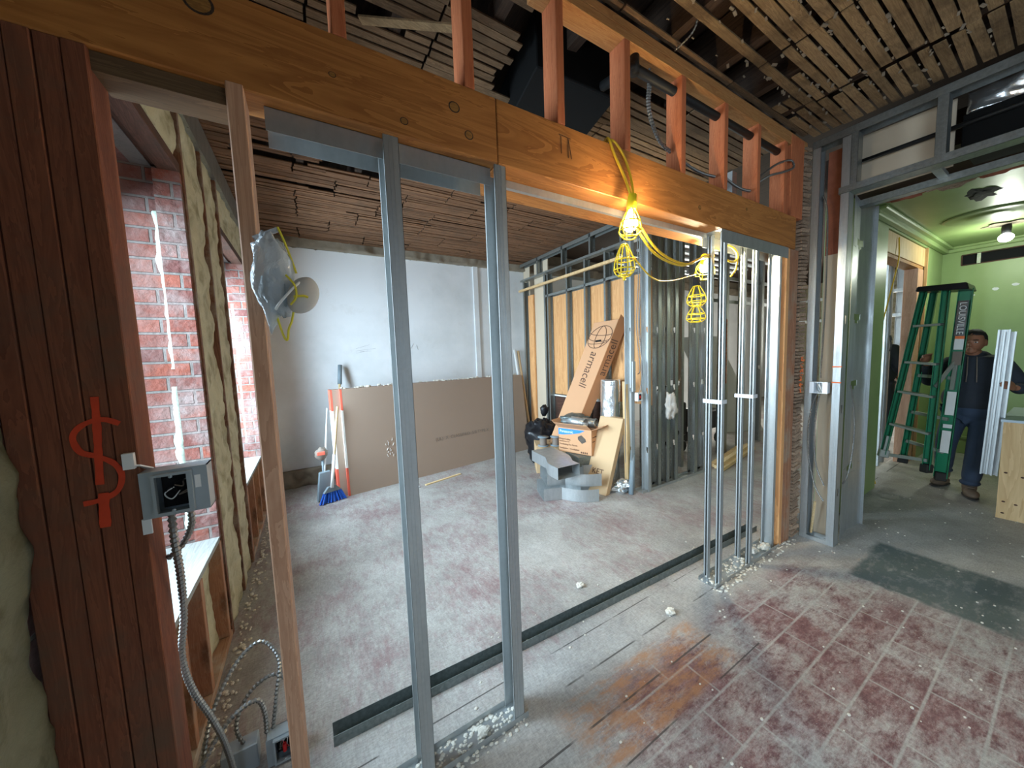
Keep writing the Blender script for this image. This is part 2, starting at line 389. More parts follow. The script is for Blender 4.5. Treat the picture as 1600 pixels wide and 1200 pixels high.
def thing(name, label, cat, loc, group=None):
    o = bpy.data.objects.new(name, None); C.objects.link(o); o.location = loc; o.empty_display_size = .05
    o['label'] = label; o['category'] = cat
    if group: o['group'] = group
    return o
def tag(o, label, cat, group=None):
    o['label'] = label; o['category'] = cat
    if group: o['group'] = group
    return o
def struct(o): o['kind'] = 'structure'; return o
def ori(o, loc):        # move a mesh object's origin
    if loc is None: return o
    v = Vector(loc); o.data.transform(Matrix.Translation(-v)); o.location = v; return o
def spline(pts, n=10):
    P = [Vector(p) for p in pts]; out = []
    for i in range(len(P)-1):
        a = P[max(i-1, 0)]; b = P[i]; c = P[i+1]; d = P[min(i+2, len(P)-1)]
        for k in range(n):
            t = k/n
            out.append(.5*((2*b)+(c-a)*t+(2*a-5*b+4*c-d)*t*t+(3*b-a-3*c+d)*t**3))
    out.append(P[-1]); return out
def resample(pts, step):
    out = [pts[0]]; acc = 0.
    for a, b in zip(pts[:-1], pts[1:]):
        L = (b-a).length
        if L < 1e-9: continue
        t = step-acc
        while t <= L: out.append(a+(b-a)*(t/L)); t += step
        acc = (acc+L) % step
    return out
def flex(pts, r=.008, pitch=.008, n=10):
    p = resample(spline(pts, n), pitch/2); mb = MB(); mb.tube(p, lambda i: r*(1.12 if i % 2 else .70), 8); return mb
def text(name, s, size, M4, mat, parent, extrude=.0004, bold=0.):
    cu = bpy.data.curves.new(name, 'FONT'); cu.body = s; cu.size = size; cu.extrude = extrude; cu.align_x = 'CENTER'; cu.align_y = 'CENTER'; cu.offset = bold
    t = bpy.data.objects.new(name, cu); C.objects.link(t)
    bpy.context.view_layer.update()
    me = bpy.data.meshes.new_from_object(t.evaluated_get(bpy.context.evaluated_depsgraph_get()))
    C.objects.unlink(t); bpy.data.objects.remove(t)
    me.name = name; me.transform(M4); me.materials.clear(); me.materials.append(M[mat])
    o = bpy.data.objects.new(name, me); C.objects.link(o)
    if parent:
        o.parent = parent
        if parent.type == 'EMPTY': o.location = -Vector(parent.location)
    return o
def frame(org, xa, ya):  # 4x4 with columns = text x, text y, normal, origin
    xa = Vector(xa).normalized(); ya = Vector(ya); ya = (ya-xa*ya.dot(xa)).normalized(); za = xa.cross(ya)
    return Matrix(((xa.x, ya.x, za.x, org[0]), (xa.y, ya.y, za.y, org[1]), (xa.z, ya.z, za.z, org[2]), (0, 0, 0, 1)))
def displaced(mb_fn, name, mat, x0, y0, z0, ux, uy, nu, nv, nrm, amp, fsc, seed, base=0., edge=True, thick=.04):
    """lumpy sheet: grid from origin along ux, uy pushed along nrm by fractal noise, with a back"""
    o = Vector((x0, y0, z0)); ux, uy, nrm = Vector(ux), Vector(uy), Vector(nrm); vs = []; fs = []
    for j in range(nv+1):
        for i in range(nu+1):
            p = o+ux*(i/nu)+uy*(j/nv)
            h = base+amp*noise.fractal(p*fsc+Vector((seed, 0, 0)), 1., 2., 4)
            if edge:
                e = min(i, nu-i)/nu*ux.length/.016+.9*noise.noise(p*6+Vector((0, 0, seed))); h = h*max(.25, min(1, e+.55))
            vs.append(p+nrm*h)
    n = len(vs)
    for j in range(nv):
        for i in range(nu): a = j*(nu+1)+i; fs.append((a, a+1, a+nu+2, a+nu+1))
    vs += [o-nrm*thick, o+ux-nrm*thick, o+ux+uy-nrm*thick, o+uy-nrm*thick]
    b = [0, nu, (nv+1)*(nu+1)-1, nv*(nu+1)]
    rows = [list(range(0, nu+1)), [j*(nu+1)+nu for j in range(nv+1)], list(range(nv*(nu+1)+nu, nv*(nu+1)-1, -1)), [j*(nu+1) for j in range(nv, -1, -1)]]
    for k, rw in enumerate(rows): fs.append(tuple(rw)+(n+(k+1) % 4, n+k))
    fs.append((n, n+3, n+2, n+1))
    mb = MB(); mb.add(vs, fs); return mb.build(name, mat, None, True)
def lump(c, r, seed, sq=(1, 1, 1), rough=.45, seg=14, rings=9):
    mb = MB(); mb.ell(c, r*sq[0], r*sq[1], r*sq[2], seg, rings, fn=lambda d: 1+rough*noise.fractal(d*1.6+Vector((seed, 3, 1)), 1., 2., 3)); return mb

# ------------------------------------------------------------------ the setting
struct(MB().box(-1.6, -3.0, -.12, 13.0, 6.0, 0).build('floor', 'floor'))
# back wall, ragged top and low rubble plinth
def wall_back():
    top = []; x = -1.6
    while x < 13.0:
        top.append((x, 4.9+.1, 2.935+.02*noise.noise(Vector((x*9, 0, 0)))+.02*noise.noise(Vector((x*31, 2, 0))))); x += .03
    top.append((13.0, 5.0, 2.95))
    pts = [(13.0, 5.0, 0.), (-1.6, 5.0, 0.)]
    bot = []
    x = -1.6
    struct(MB().poly(top+pts, (0, .12, 0)).build('wall_back', 'whitewall'))
wall_back()
struct(MB().box(-1.6, 5.09, 0, 13.0, 5.3, 3.4).build('wall_back', 'mortar'))
o = displaced(None, 'trim_1', 'mortar', -.55, 4.96, 2.93, (12, 0, 0), (0, 0, .16), 400, 6, (0, -1, 0), .05, 4., 3, .02, False); struct(o)
o = displaced(None, 'trim_2', 'mortar', -.55, 4.93, 0, (1.05, 0, 0), (0, 0, .20), 60, 12, (0, -1, 0), .07, 5., 9, .03, False); struct(o)
# raised white pilaster strip on the back wall
struct(MB().box(2.30, 4.975, 1.0, 2.38, 5.0, 2.95).build('trim_3', 'whitewall'))
# left wall: brick with two deep window openings
def left_wall():
    X0, X1 = -1.05, -.60
    mb = MB()
    def b(y0, y1, z0, z1, x1=X1): mb.box(X0, y0, z0, x1, y1, z1)
    b(1.24, 5.1, 0, .57); b(2.42, 3.28, .57, 3.35); b(4.3, 5.1, .57, 3.35); b(1.24, 2.42, 2.52, 3.35); b(3.28, 4.3, 2.52, 3.35)
    struct(mb.build('wall_left', 'brick_x'))
left_wall()
# near part of the left wall, behind the camera's left, with a window opening
mb = MB(); mb.box(-1.05, -3.1, 0, -.64, -2.05, 3.35).box(-1.05, -.65, 0, -.64, 1.135, 3.35).box(-1.05, -2.05, 0, -.64, -.65, .6).box(-1.05, -2.05, 2.5, -.64, -.65, 3.35).box(-1.05, 1.135, 0, -.57, 1.24, 3.35)
struct(mb.build('wall_left', 'brick_x'))
# brick jamb faces of the two windows (facing the camera)
for y in (2.42, 4.30):
    mb = MB(); mb.box(-1.05, y-.012, .57, -.585, y+.0, 2.52); struct(mb.build('wall_left', 'brick_y'))
    mb = MB(); mb.box(-.59, y-.05, .585, -.49, y+.02, 2.5)
    struct(mb.build('trim_4', 'plaster_brick' if 'plaster_brick' in M else 'brick_y'))
# wall behind the camera with two tall windows, and its right side
mb = MB(); mb.box(-1.6, -3.2, 0, -.9, -3., 3.35); mb.box(1.1, -3.2, 0, 2.2, -3., 3.35); mb.box(3.8, -3.2, 0, 13., -3., 3.35)
mb.box(-.9, -3.2, 0, 1.1, -3., .75); mb.box(2.2, -3.2, 0, 3.8, -3., .75); mb.box(-.9, -3.2, 2.75, 1.1, -3., 3.35); mb.box(2.2, -3.2, 2.75, 3.8, -3., 3.35)
struct(mb.build('wall_behind', 'whitewall'))
# far right outer wall and green room walls
mb = MB(); mb.box(12.9, -3, 0, 13.1, 5, 3.3); struct(mb.build('wall_far', 'foam'))
mb = MB(); mb.box(7.5, -3, 0, 7.6, 1.08, 2.5); mb.box(7.5, -3, 2.63, 7.6, 1.08, 2.9); mb.box(7.5, .92, 2.5, 7.6, 1.08, 2.63); mb.box(7.5, -3, 2.5, 7.6, .45, 2.63)
struct(mb.build('wall_right', 'green'))
mb = MB(); mb.box(3.98, 1.08, 0, 5.05, 1.24, 2.75); mb.box(6.62, 1.08, 0, 7.6, 1.24, 2.75); mb.box(5.05, 1.08, 2.66, 6.62, 1.24, 2.78)
struct(mb.build('wall_green', 'green'))
struct(MB().box(4.45, -3, 2.75, 7.6, 1.24, 2.80).build('ceiling', 'green'))
for k, (a, h) in enumerate(((.10, .03), (.055, .07))):
    struct(MB().box(4.5, 1.08-a, 2.75-h, 7.5, 1.08, 2.75).build('trim_5', 'green', None, False, .008))
    struct(MB().box(7.5-a, -3, 2.75-h, 7.5, 1.08, 2.75).build('trim_5', 'green', None, False, .008))
struct(MB().box(7.47, -3, 0, 7.5, 1.08, .2).box(7.455, -3, .2, 7.5, 1.08, .235).build('baseboard_right', 'green', None, False, .004))
# wall between near room and the green room beyond the frame's right edge
struct(MB().box(3.3, -3, 0, 3.42, -.62, 3.05).build('wall_partition', 'beigepanel'))
struct(MB().box(7.6, 1.1, 0, 12.9, 1.24, 3.3).build('wall_beyond', 'whitewall'))

# lath ceiling: one mesh per room (surface pattern)
def laths(name, mat, y0, y1, x0, x1, pitch, wd, z, breaks, holes, seed, jitter=.004, miss=.04, thick=.007):
    rnd = random.Random(seed); mb = MB(); y = y0; row = 0
    while y < y1:
        bs = [x0]+[b+rnd.uniform(-.01, .01) for b in breaks[row//9 % len(breaks)] if x0 < b < x1]+[x1]
        for a, b in zip(bs[:-1], bs[1:]):
            if rnd.random() < miss: continue
            segs = [(a, b)]
            for (hx0, hx1, hy0, hy1) in holes:
                if hy0 < y < hy1:
                    ns = []
                    for s0, s1 in segs:
                        if hx1 <= s0 or hx0 >= s1: ns.append((s0, s1)); continue
                        if s0 < hx0: ns.append((s0, hx0+rnd.uniform(-.04, .04)))
                        if s1 > hx1: ns.append((hx1+rnd.uniform(-.04, .04), s1))
                    segs = ns
            for s0, s1 in segs:
                if s1-s0 < .05: continue
                tl = rnd.uniform(-jitter, jitter)*1.4; dz = rnd.uniform(-.004, .004); w2 = wd*rnd.uniform(.86, 1.06)/2
                zz0 = z+rnd.uniform(-.003, .003)+dz; zz1 = z+rnd.uniform(-.003, .003)+dz; e = .006
                mb.hexa([(s0+e, y-w2-tl, zz0), (s1-e, y-w2+tl, zz1), (s1-e, y+w2+tl, zz1), (s0+e, y+w2-tl, zz0)],
                        [(s0+e, y-w2-tl, zz0+thick), (s1-e, y-w2+tl, zz1+thick), (s1-e, y+w2+tl, zz1+thick), (s0+e, y+w2-tl, zz0+thick)])
        y += pitch; row += 1
    return struct(mb.build(name, mat))
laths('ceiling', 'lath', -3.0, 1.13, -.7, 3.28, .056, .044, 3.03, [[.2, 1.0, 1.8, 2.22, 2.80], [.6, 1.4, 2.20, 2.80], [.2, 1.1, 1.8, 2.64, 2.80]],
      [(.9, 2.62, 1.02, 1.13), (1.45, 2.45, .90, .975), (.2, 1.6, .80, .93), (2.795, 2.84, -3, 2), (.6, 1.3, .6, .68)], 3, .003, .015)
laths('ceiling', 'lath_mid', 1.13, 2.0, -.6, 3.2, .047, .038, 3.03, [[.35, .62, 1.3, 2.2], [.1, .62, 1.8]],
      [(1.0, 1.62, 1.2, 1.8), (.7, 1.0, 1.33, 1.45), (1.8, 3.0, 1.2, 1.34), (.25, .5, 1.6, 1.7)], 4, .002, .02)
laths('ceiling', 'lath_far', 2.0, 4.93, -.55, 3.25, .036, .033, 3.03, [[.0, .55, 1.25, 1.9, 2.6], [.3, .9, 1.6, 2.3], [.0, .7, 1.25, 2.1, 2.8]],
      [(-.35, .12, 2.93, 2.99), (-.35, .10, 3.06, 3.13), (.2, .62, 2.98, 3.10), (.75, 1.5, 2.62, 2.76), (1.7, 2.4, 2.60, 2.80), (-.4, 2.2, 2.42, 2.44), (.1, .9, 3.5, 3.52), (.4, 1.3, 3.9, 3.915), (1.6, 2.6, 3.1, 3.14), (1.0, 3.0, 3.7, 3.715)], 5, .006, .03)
struct(MB().box(-1.7, -3.2, 3.30, 13.2, 5.4, 3.4).build('ceiling', 'joist'))
jl = 'dark ceiling joist above the lath'
j0 = None
for i, x in enumerate((-.35, .05, .45, .85, 1.25, 1.65, 2.05, 2.45, 2.815, 3.1)):
    if j0 is None:
        j0 = ori(MB().box(-.025, -3, 3.045, .025, 5.0, 3.28).build('ceiling_joist', 'joist'), (0, 0, 3.045)); j = j0
    else: j = j0.copy(); C.objects.link(j)
    j.location.x = x; tag(j, jl, 'ceiling joist', 'joists above the lath ceiling')
# crumbs of old plaster keys along the near laths (nobody could count them)
rnd = random.Random(11); mb = MB()
for k in range(420):
    x = rnd.uniform(1.2, 3.2); y = -3.0+.056*rnd.randrange(36, 73)+.028; r = rnd.uniform(.003, .008); a = rnd.uniform(-.8, .8); mb.bar((x, y, 3.028), (x+r*3*math.cos(a), y+r*3*math.sin(a), 3.022), r*1.6, r*.8)
o = mb.build('plaster_crumbs', 'mortar'); tag(o, 'crumbly plaster bits clinging between the ceiling laths', 'plaster'); o['kind'] = 'stuff'

# ------------------------------------------------------------------ big partition: beam, posts, cripple studs
o = ori(MB().box(-.9, 1.13, 2.225, .64, 1.238, 2.447).build('beam', 'beam', None, False, .003), (-.2, 1.2, 2.225))
bml_ = o; tag(o, 'left length of the wide orange wooden header beam, above the reddish post', 'beam')
o = ori(MB().box(.643, 1.13, 2.225, 3.10, 1.385, 2.447).build('beam', 'beam', None, False, .003), (1.8, 1.2, 2.225))
tag(o, 'long right length of the orange wooden header beam, the caged bulb hangs over it', 'beam')
bm_ = o
for cx, cz, rx, rz, host in ((-.165, 2.395, .024, .021, bml_), (.31, 2.27, .010, .009, bml_), (.115, 2.335, .008, .006, bml_), (.48, 2.365, .016, .014, bm_), (.53, 2.29, .013, .012, bm_), (1.9, 2.30, .010, .009, bm_), (2.4, 2.38, .008, .007, bm_)):
    host = bml_ if cx < .64 else bm_
    for sc_, m_, yy in ((1.25, 'joist', 1.1296), (1., 'knot_wood', 1.1290)):
        q_ = MB().poly([(cx+rx*sc_*math.cos(a*math.pi/10), yy, cz+rz*sc_*math.sin(a*math.pi/10)) for a in range(20)], (0, .002, 0)).build('knot', m_); q_.data.transform(Matrix.Translation(-Vector(host.location))); q_.parent = host
mb = MB()
for a, b in (((.925, 2.405), (.985, 2.402)), ((.935, 2.40), (.938, 2.335)), ((.972, 2.402), (.990, 2.325)), ((.972, 2.325), (.972, 2.40))): mb.bar((a[0], 1.1296, a[1]), (b[0], 1.1296, b[1]), .0015, .003, (0, 1, 0))
q_ = mb.build('pencil_mark', 'ink', None); q_.data.transform(Matrix.Translation(-Vector((1.8, 1.2, 2.225)))); q_.parent = bm_
# knot plugs
def disc(name, c, rx, rz, mat, parent, y=1.1285):
    mb = MB(); pts = [(c[0]+rx*math.cos(a*math.pi/10), y, c[1]+rz*math.sin(a*math.pi/10)) for a in range(20)]
    return mb.poly(pts, (0, .0012, 0)).build(name, mat, parent)
root = thing('laminated_post', 'thick reddish laminated post with an orange spray-painted mark at the left edge', 'post', (-.46, 1.17, 0))
for k in range(5):
    x1 = -.362-k*.0385
    MB().box(x1-.0365, 1.13+.002*(k % 2), 0, x1, 1.22, 2.225).build('ply_board', 'lam', root, False, .002)
def paint(name, pts, wd, mat, parent, y, nrm=-1):
    mb = MB(); P = resample(spline(pts, 8), .004); rn = random.Random(5)
    a = []; b = []
    for i, p in enumerate(P):
        d = (P[min(i+1, len(P)-1)]-P[max(i-1, 0)]); d = Vector((d.x, 0, d.z)).normalized(); n = Vector((-d.z, 0, d.x))
        q = wd/2*(1+.25*noise.noise(Vector((i*.2, pts[0][0]*50, 0)))); a.append(Vector((p.x, y, p.z))+n*q); b.append(Vector((p.x, y, p.z))-n*q)
    vs = a+b; n_ = len(a); fs = [(i, i+1, n_+i+1, n_+i) for i in range(n_-1)]
    vs2 = [v+Vector((0, .0008, 0)) for v in vs]; mb.add(vs, fs); mb.add(vs2, fs)
    return mb.build(name, mat, parent)
paint('painted_mark', [(-.418, 0, 1.47), (-.420, 0, 1.41), (-.424, 0, 1.34), (-.428, 0, 1.27)], .013, 'orange_paint', root, 1.1285)
paint('painted_mark', [(-.385, 0, 1.405), (-.41, 0, 1.418), (-.44, 0, 1.41), (-.458, 0, 1.385), (-.45, 0, 1.35), (-.425, 0, 1.335), (-.402, 0, 1.315), (-.392, 0, 1.285), (-.402, 0, 1.25), (-.43, 0, 1.235), (-.458, 0, 1.232)], .011, 'orange_paint', root, 1.128)
paint('painted_mark', [(-.424, 0, 1.25), (-.426, 0, 1.215), (-.428, 0, 1.17)], .017, 'orange_paint', root, 1.1275)
# left 2x4 post
o = ori(MB().box(-.130, 1.128, 0, -.092, 1.217, 2.236).build('wood_stud', 'fir', None, False, .003), (-.11, 1.17, 0))
tag(o, 'free-standing pale pinkish wooden stud holding the plastic bag', 'stud')
# nailer plate under the beam, left and between posts
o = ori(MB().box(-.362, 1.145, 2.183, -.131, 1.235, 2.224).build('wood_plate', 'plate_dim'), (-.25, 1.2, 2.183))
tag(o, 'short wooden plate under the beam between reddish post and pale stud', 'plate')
# right post
root = thing('wood_post', 'stout orange wooden post under the right end of the beam', 'post', (3.09, 1.18, 0))
for k in range(4):
    MB().box(2.988+k*.046, 1.135, .0, 2.988+k*.046+.044, 1.238, 2.224).build('ply_board', 'ply' if k == 0 else 'fir_knee', root, False, .002)  # left board gets the paler plywood, its window-lit brightness painted in
MB().box(2.987, 1.128, 2.447, 3.19, 1.24, 2.99).build('upper_board', 'fir_orange', root, False, .003)
# cripple studs above the beam
nth = ['leftmost orange stud above the beam, cut off by the photo top', 'second orange stud above the beam, its top cut off', 'orange stud above the beam just left of the hanging cord', 'orange stud above the beam with the yellow cord looped at its foot', 'orange stud above the beam right of the yellow cord, pipe entering it',
       'middle-right orange stud above the beam behind the pipe joint', 'second last orange stud above the beam where the pipe passes', 'last orange stud above the beam before the corner post']
for k, x in enumerate((.160, .560, .960, 1.348, 1.770, 2.175, 2.560, 2.93)):
    o = ori(MB().box(x-.038, 1.13, 2.447, x, 1.219, 2.92).build('cripple_stud', 'fir_orange', None, False, .002), (x-.02, 1.17, 2.447))
    tag(o, nth[k], 'stud', 'short studs above the beam')
o = ori(MB().box(.85, 1.13, 2.92, 3.25, 1.22, 2.958).build('top_plate', 'fir_x', None, False, .002), (2, 1.17, 2.92))
tag(o, 'lower orange top plate over the short studs', 'plate')
o = ori(MB().box(-.9, 1.13, 2.96, 3.25, 1.22, 2.998).build('top_plate', 'fir_x', None, False, .002), (1.2, 1.17, 2.96))
tag(o, 'upper orange top plate running just under the ceiling laths', 'plate')

# ------------------------------------------------------------------ steel studs
def cstud(mb, x, y, z0, z1, d=.09, f=.042, side=1, axis='y', kn=(), t=.0012, lip=.008):
    """C stud: web of width d along axis at x, flanges of length f pointing to -side"""
    if axis == 'y':
        B = lambda a0, b0, a1, b1, q0=z0, q1=z1: mb.box(min(a0, a1), min(b0, b1), q0, max(a0, a1), max(b0, b1), q1)
        a = lambda u: x-side*u; bb = lambda w_: y+w_
    else:
        B = lambda a0, b0, a1, b1, q0=z0, q1=z1: mb.box(min(b0, b1), min(a0, a1), q0, max(b0, b1), max(a0, a1), q1)
        a = lambda u: y-side*u; bb = lambda w_: x+w_
    zs = [z0]
    for kz in kn: zs += [kz-.03, kz+.03]
    zs.append(z1)
    for i in range(0, len(zs), 2): B(a(0), bb(0), a(t), bb(d), zs[i], zs[i+1])
    for kz in kn:
        B(a(0), bb(0), a(t), bb(d*.32), kz-.03, kz+.03); B(a(0), bb(d*.68), a(t), bb(d), kz-.03, kz+.03)
        B(a(0), bb(d*.32), a(t), bb(d*.40), kz-.03, kz-.008); B(a(0), bb(d*.60), a(t), bb(d*.68), kz-.03, kz-.008)
    for e in (0, 1):
        y0 = 0 if e == 0 else d; s = 1 if e == 0 else -1
        B(a(0), bb(y0), a(f), bb(y0+s*t)); B(a(f), bb(y0), a(f-t), bb(y0+s*lip))
        # rolled ribs on the flange
        B(a(f*.33), bb(y0-s*.0012), a(f*.42), bb(y0)); B(a(f*.58), bb(y0-s*.0012), a(f*.67), bb(y0))
    return mb
def stud(x, y, z0, z1, label, d=.09, f=.042, side=1, axis='y', kn=(), mat='galv', group=None):
    o = ori(cstud(MB(), x, y, z0, z1, d, f, side, axis, kn).build('metal_stud', mat), (x, y, z0)); return tag(o, label, 'metal stud', group)
def utrack(mb, p0, p1, d, h, z, down=False, t=.0012):
    """U track along x or y; width d; flanges height h (up, or down when hung)"""
    x0, y0 = p0; x1, y1 = p1; s = -1 if down else 1
    zz = lambda a, b: (min(z+s*a, z+s*b), max(z+s*a, z+s*b))
    if y0 == y1:
        a, b = zz(0, t); mb.box(x0, y0, a, x1, y0+d, b); a, b = zz(0, h); mb.box(x0, y0, a, x1, y0+t, b); mb.box(x0, y0+d-t, a, x1, y0+d, b)
    else:
        a, b = zz(0, t); mb.box(x0, y0, a, x0+d, y1, b); a, b = zz(0, h); mb.box(x0, y0, a, x0+t, y1, b); mb.box(x0+d-t, y0, a, x0+d, y1, b)
    return mb
def track(p0, p1, d, h, z, label, down=False, mat='galv'):
    o = ori(utrack(MB(), p0, p1, d, h, z, down).build('metal_track', mat), (p0[0], p0[1], z)); return tag(o, label, 'metal track')
stud(.288, 1.131, .002, 2.215, 'grey steel stud in the middle of the opening, left of the pair', side=1, f=.046)
stud(.672, 1.131, .002, 2.22, 'grey steel stud in the opening with its dark hollow side showing', side=1, f=.046)
track((-.055, 1.172), (.63, 1.172), .09, .062, 2.224, 'grey steel track hung under the beam at left', True)
track((.10, 1.129), (.692, 1.129), .094, .028, .0, 'floor track at the feet of the two tall grey studs')
o = ori(MB().box(.70, 1.218, 2.195, 2.12, 1.236, 2.2235).build('metal_strip', 'galv'), (.7, 1.22, 2.195)); tag(o, 'thin steel strip along the underside of the lamp-lit beam', 'metal strip')
track((2.12, 1.129), (2.99, 1.129), .115, .075, 2.223, 'steel track piece under the beam beside the right post', True)
track((2.12, 1.129), (2.985, 1.129), .115, .026, .0, 'floor track at the feet of the four slim studs')
for x, y, lb in ((2.190, 1.131, 'front slim steel stud nearest the camera right of the coiled cord'), (2.574, 1.131, 'front slim steel stud closest to the orange right post'),
                 (2.205, 1.215, 'rear slim steel stud tied by a strap to the leftmost slim stud'), (2.60, 1.215, 'rear slim steel stud tied by a strap, next to the right post')):
    stud(x, y, .002, 2.22, lb, d=.028, f=.028, side=1)
stud(2.95, 1.15, .002, 2.2, 'bright steel stud fixed flat against the left side of the right post', d=.075, f=.03, side=1)
for x, lb in ((2.19, 'white metal strap tying the first pair of slim studs'), (2.574, 'white metal strap tying the second pair of slim studs')):
    o = ori(MB().box(x-.038, 1.128, 1.185, x+.018, 1.13, 1.21).box(x-.040, 1.128, 1.185, x-.038, 1.245, 1.21).build('metal_strap', 'strap'), (x, 1.13, 1.185)); tag(o, lb, 'strap')
# long angle lying on the floor
o = MB(); p0, p1 = Vector((-.026, 1.447, 0)), Vector((3.10, 1.33, 0))
for (ya, yb, za, zb) in ((0, .0012, 0, .043), (0, .046, 0, .0012), (.0448, .046, 0, .062), (0, .004, .0425, .0435)):
    o.hexa([p0+Vector((0, ya, za)), p1+Vector((0, ya, za)), p1+Vector((0, yb, za)), p0+Vector((0, yb, za))], [p0+Vector((0, ya, zb)), p1+Vector((0, ya, zb)), p1+Vector((0, yb, zb)), p0+Vector((0, yb, zb))])
o = ori(o.build('steel_channel', 'galv_dark'), (0, 1.45, 0)); tag(o, 'long dark green-grey steel channel lying loose across the floor', 'metal channel')

# ------------------------------------------------------------------ left wall framing, foam and sills
def wstud(x0, y0, z0, x1, y1, z1, label, mat='fir', name='wood_stud', cat='stud', group=None):
    o = ori(MB().box(x0, y0, z0, x1, y1, z1).build(name, mat, None, False, .002), ((x0+x1)/2, (y0+y1)/2, z0)); return tag(o, label, cat, group)
def sill(y0, y1, lab):
    o = ori(MB().box(-.98, y0, .575, -.49, y1, .60).build('window_sill', 'sill'), (-.7, y0, .575)); tag(o, lab, 'window sill')
M['sill'] = wood('dusty_white_sill', (.24, .24, .22), (.40, .41, .39), 'y', 1., .7, knots=False, island=False)
M['sill_edge'] = M['fir_y']
sill(1.235, 2.368, 'dusty white window sill board of the nearer window'); sill(3.285, 4.245, 'dusty white window sill board of the farther window')
wstud(-.585, 1.24, 0, -.485, 2.42, .035, 'wooden floor plate under the nearer window', 'fir_y', 'wood_plate', 'plate')
wstud(-.585, 3.28, 0, -.485, 4.3, .035, 'wooden floor plate under the farther window', 'fir_y', 'wood_plate', 'plate')
KN_ = 'fir_knee'
for y, lb in ((1.72, 'short stud under the nearer window closest to the metal box'), (1.98, 'middle short stud under the nearer window sill'), (2.36, 'short stud under the far end of the nearer sill')):
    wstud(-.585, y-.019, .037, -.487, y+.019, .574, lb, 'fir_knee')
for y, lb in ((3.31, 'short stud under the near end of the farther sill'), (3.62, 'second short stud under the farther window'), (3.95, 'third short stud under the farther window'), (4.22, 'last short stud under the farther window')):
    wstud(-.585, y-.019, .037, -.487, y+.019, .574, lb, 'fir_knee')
for k, (y0, y1, z0, z1, x) in enumerate(((2.40, 2.43, 0, 2.9, -.482), (2.84, 2.865, 0, 2.9, -.484), (3.22, 3.26, 0, 2.9, -.482))):
    wstud(-.56, y0, z0, x, y1, z1, ('old dark stud edging the brick jamb of the nearer window', 'old dark stud between two strips of foam', 'old dark stud beside the farther window')[k], 'oldwood_z')
wstud(-.56, 4.33, 0, -.488, 4.37, 2.9, 'old dark stud beyond the farther window, by the white wall', 'oldwood_z')
def foam(lab, y0, y1, z0, z1, seed, amp=.045, x=-.55, mat='foam', base=.054, thick=.045):
    amp = min(amp, .017)
    nu = max(8, int((y1-y0)/.014)); nv = max(8, int((z1-z0)/.018))
    o = displaced(None, 'spray_foam', mat, x, y0, z0, (0, y1-y0, 0), (0, 0, z1-z0), nu, nv, (1, 0, 0), amp, 7., seed, base, True, thick)
    tag(o, lab, 'spray foam'); return ori(o, (x, y0, z0))
foam('tall strip of yellowish spray foam beside the nearer window', 2.435, 2.838, .0, 2.84, 1)
foam('tall strip of spray foam between dark studs left of the farther window', 2.868, 3.218, .0, 2.84, 5)
foam('spray foam filling the wall above the nearer window', 1.24, 2.395, 2.58, 2.84, 12)
foam('spray foam filling the wall above the farther window', 3.265, 4.325, 2.56, 2.84, 22)
foam('spray foam in the last bay beside the white back wall', 4.375, 4.92, .0, 2.84, 32)
foam('foam lump under the nearer window behind short studs', 2.02, 2.34, .04, .56, 42, .06, -.59)
foam('pale foam patch under the nearer window nearest the post', 1.25, 1.70, .04, .56, 52, .06, -.60, 'foam')
foam('spray foam under the farther window sill', 3.64, 4.2, .04, .56, 62, .05, -.59)
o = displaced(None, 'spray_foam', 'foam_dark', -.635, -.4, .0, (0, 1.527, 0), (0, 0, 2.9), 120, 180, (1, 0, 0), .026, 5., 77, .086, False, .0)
tag(o, 'dark yellow-grey spray foam wall at the left edge of the photo', 'spray foam')
# vertical foam ropes on the jambs
def rope(lab, x, y, z0, z1, r, seed, mat='foam_w'):
    P = []; n = int((z1-z0)/.012); 
    for i in range(n+1):
        z = z0+(z1-z0)*i/n; P.append((x+.012*noise.noise(Vector((z*5, seed, 0))), y, z))
    gap = lambda i: r*(.65+.55*abs(noise.fractal(Vector((P[i][2]*9, seed, 5)), 1., 2., 3))+.25*noise.noise(Vector((P[i][2]*3.1, seed, 9))))
    o = ori(MB().tube(P, gap, 10).build('foam_bead', mat, None, True), (x, y, z0)); tag(o, lab, 'foam bead')
rope('pale green-white bead of foam down the nearer brick jamb, upper length', -.592, 2.405, 1.52, 2.30, .024, 3)
rope('pale bead of foam down the nearer brick jamb, lower length', -.600, 2.395, .66, 1.43, .026, 8)
rope('white bead of foam down the farther brick jamb', -.588, 4.28, .75, 2.12, .028, 15)
# heads of the windows: reddish soffit, dark gap, foam
for y0, y1, s in ((1.22, 2.42, 'nearer'), (3.28, 4.3, 'farther')):
    wstud(-.57, y0, 2.50, -.49, y1-.03, 2.55, 'old brown timber edge above the %s window' % s, 'oldwood', 'window_header', 'header')
    wstud(-.70, y0, 2.53, -.57, y1-.01, 2.56, 'reddish brown board lining the head of the %s window' % s, 'oldwood', 'head_board', 'board')
    o = ori(lump((-.73, (y0+y1)/2, 2.50), .05, 4, (.6, (y1-y0)/.1*.9, .7), .5, 20, 30).build('foam_bead', 'foam_w', None, True), (-.73, y0, 2.5))
    tag(o, 'pale foam along the head of the %s window' % s, 'foam bead')
    wstud(-.98, y0, 2.36, -.74, y1-.015, 2.50, 'dark old lintel over the outside of the %s window' % s, 'joist', 'lintel', 'lintel')  # near-black timber block
o = ori(MB().box(-.51, 1.23, 2.835, -.47, 4.9, 3.02).build('metal_track', 'galv_far'), (-.49, 1.23, 2.84)); tag(o, 'steel top track running along the ceiling above the windows', 'metal track')
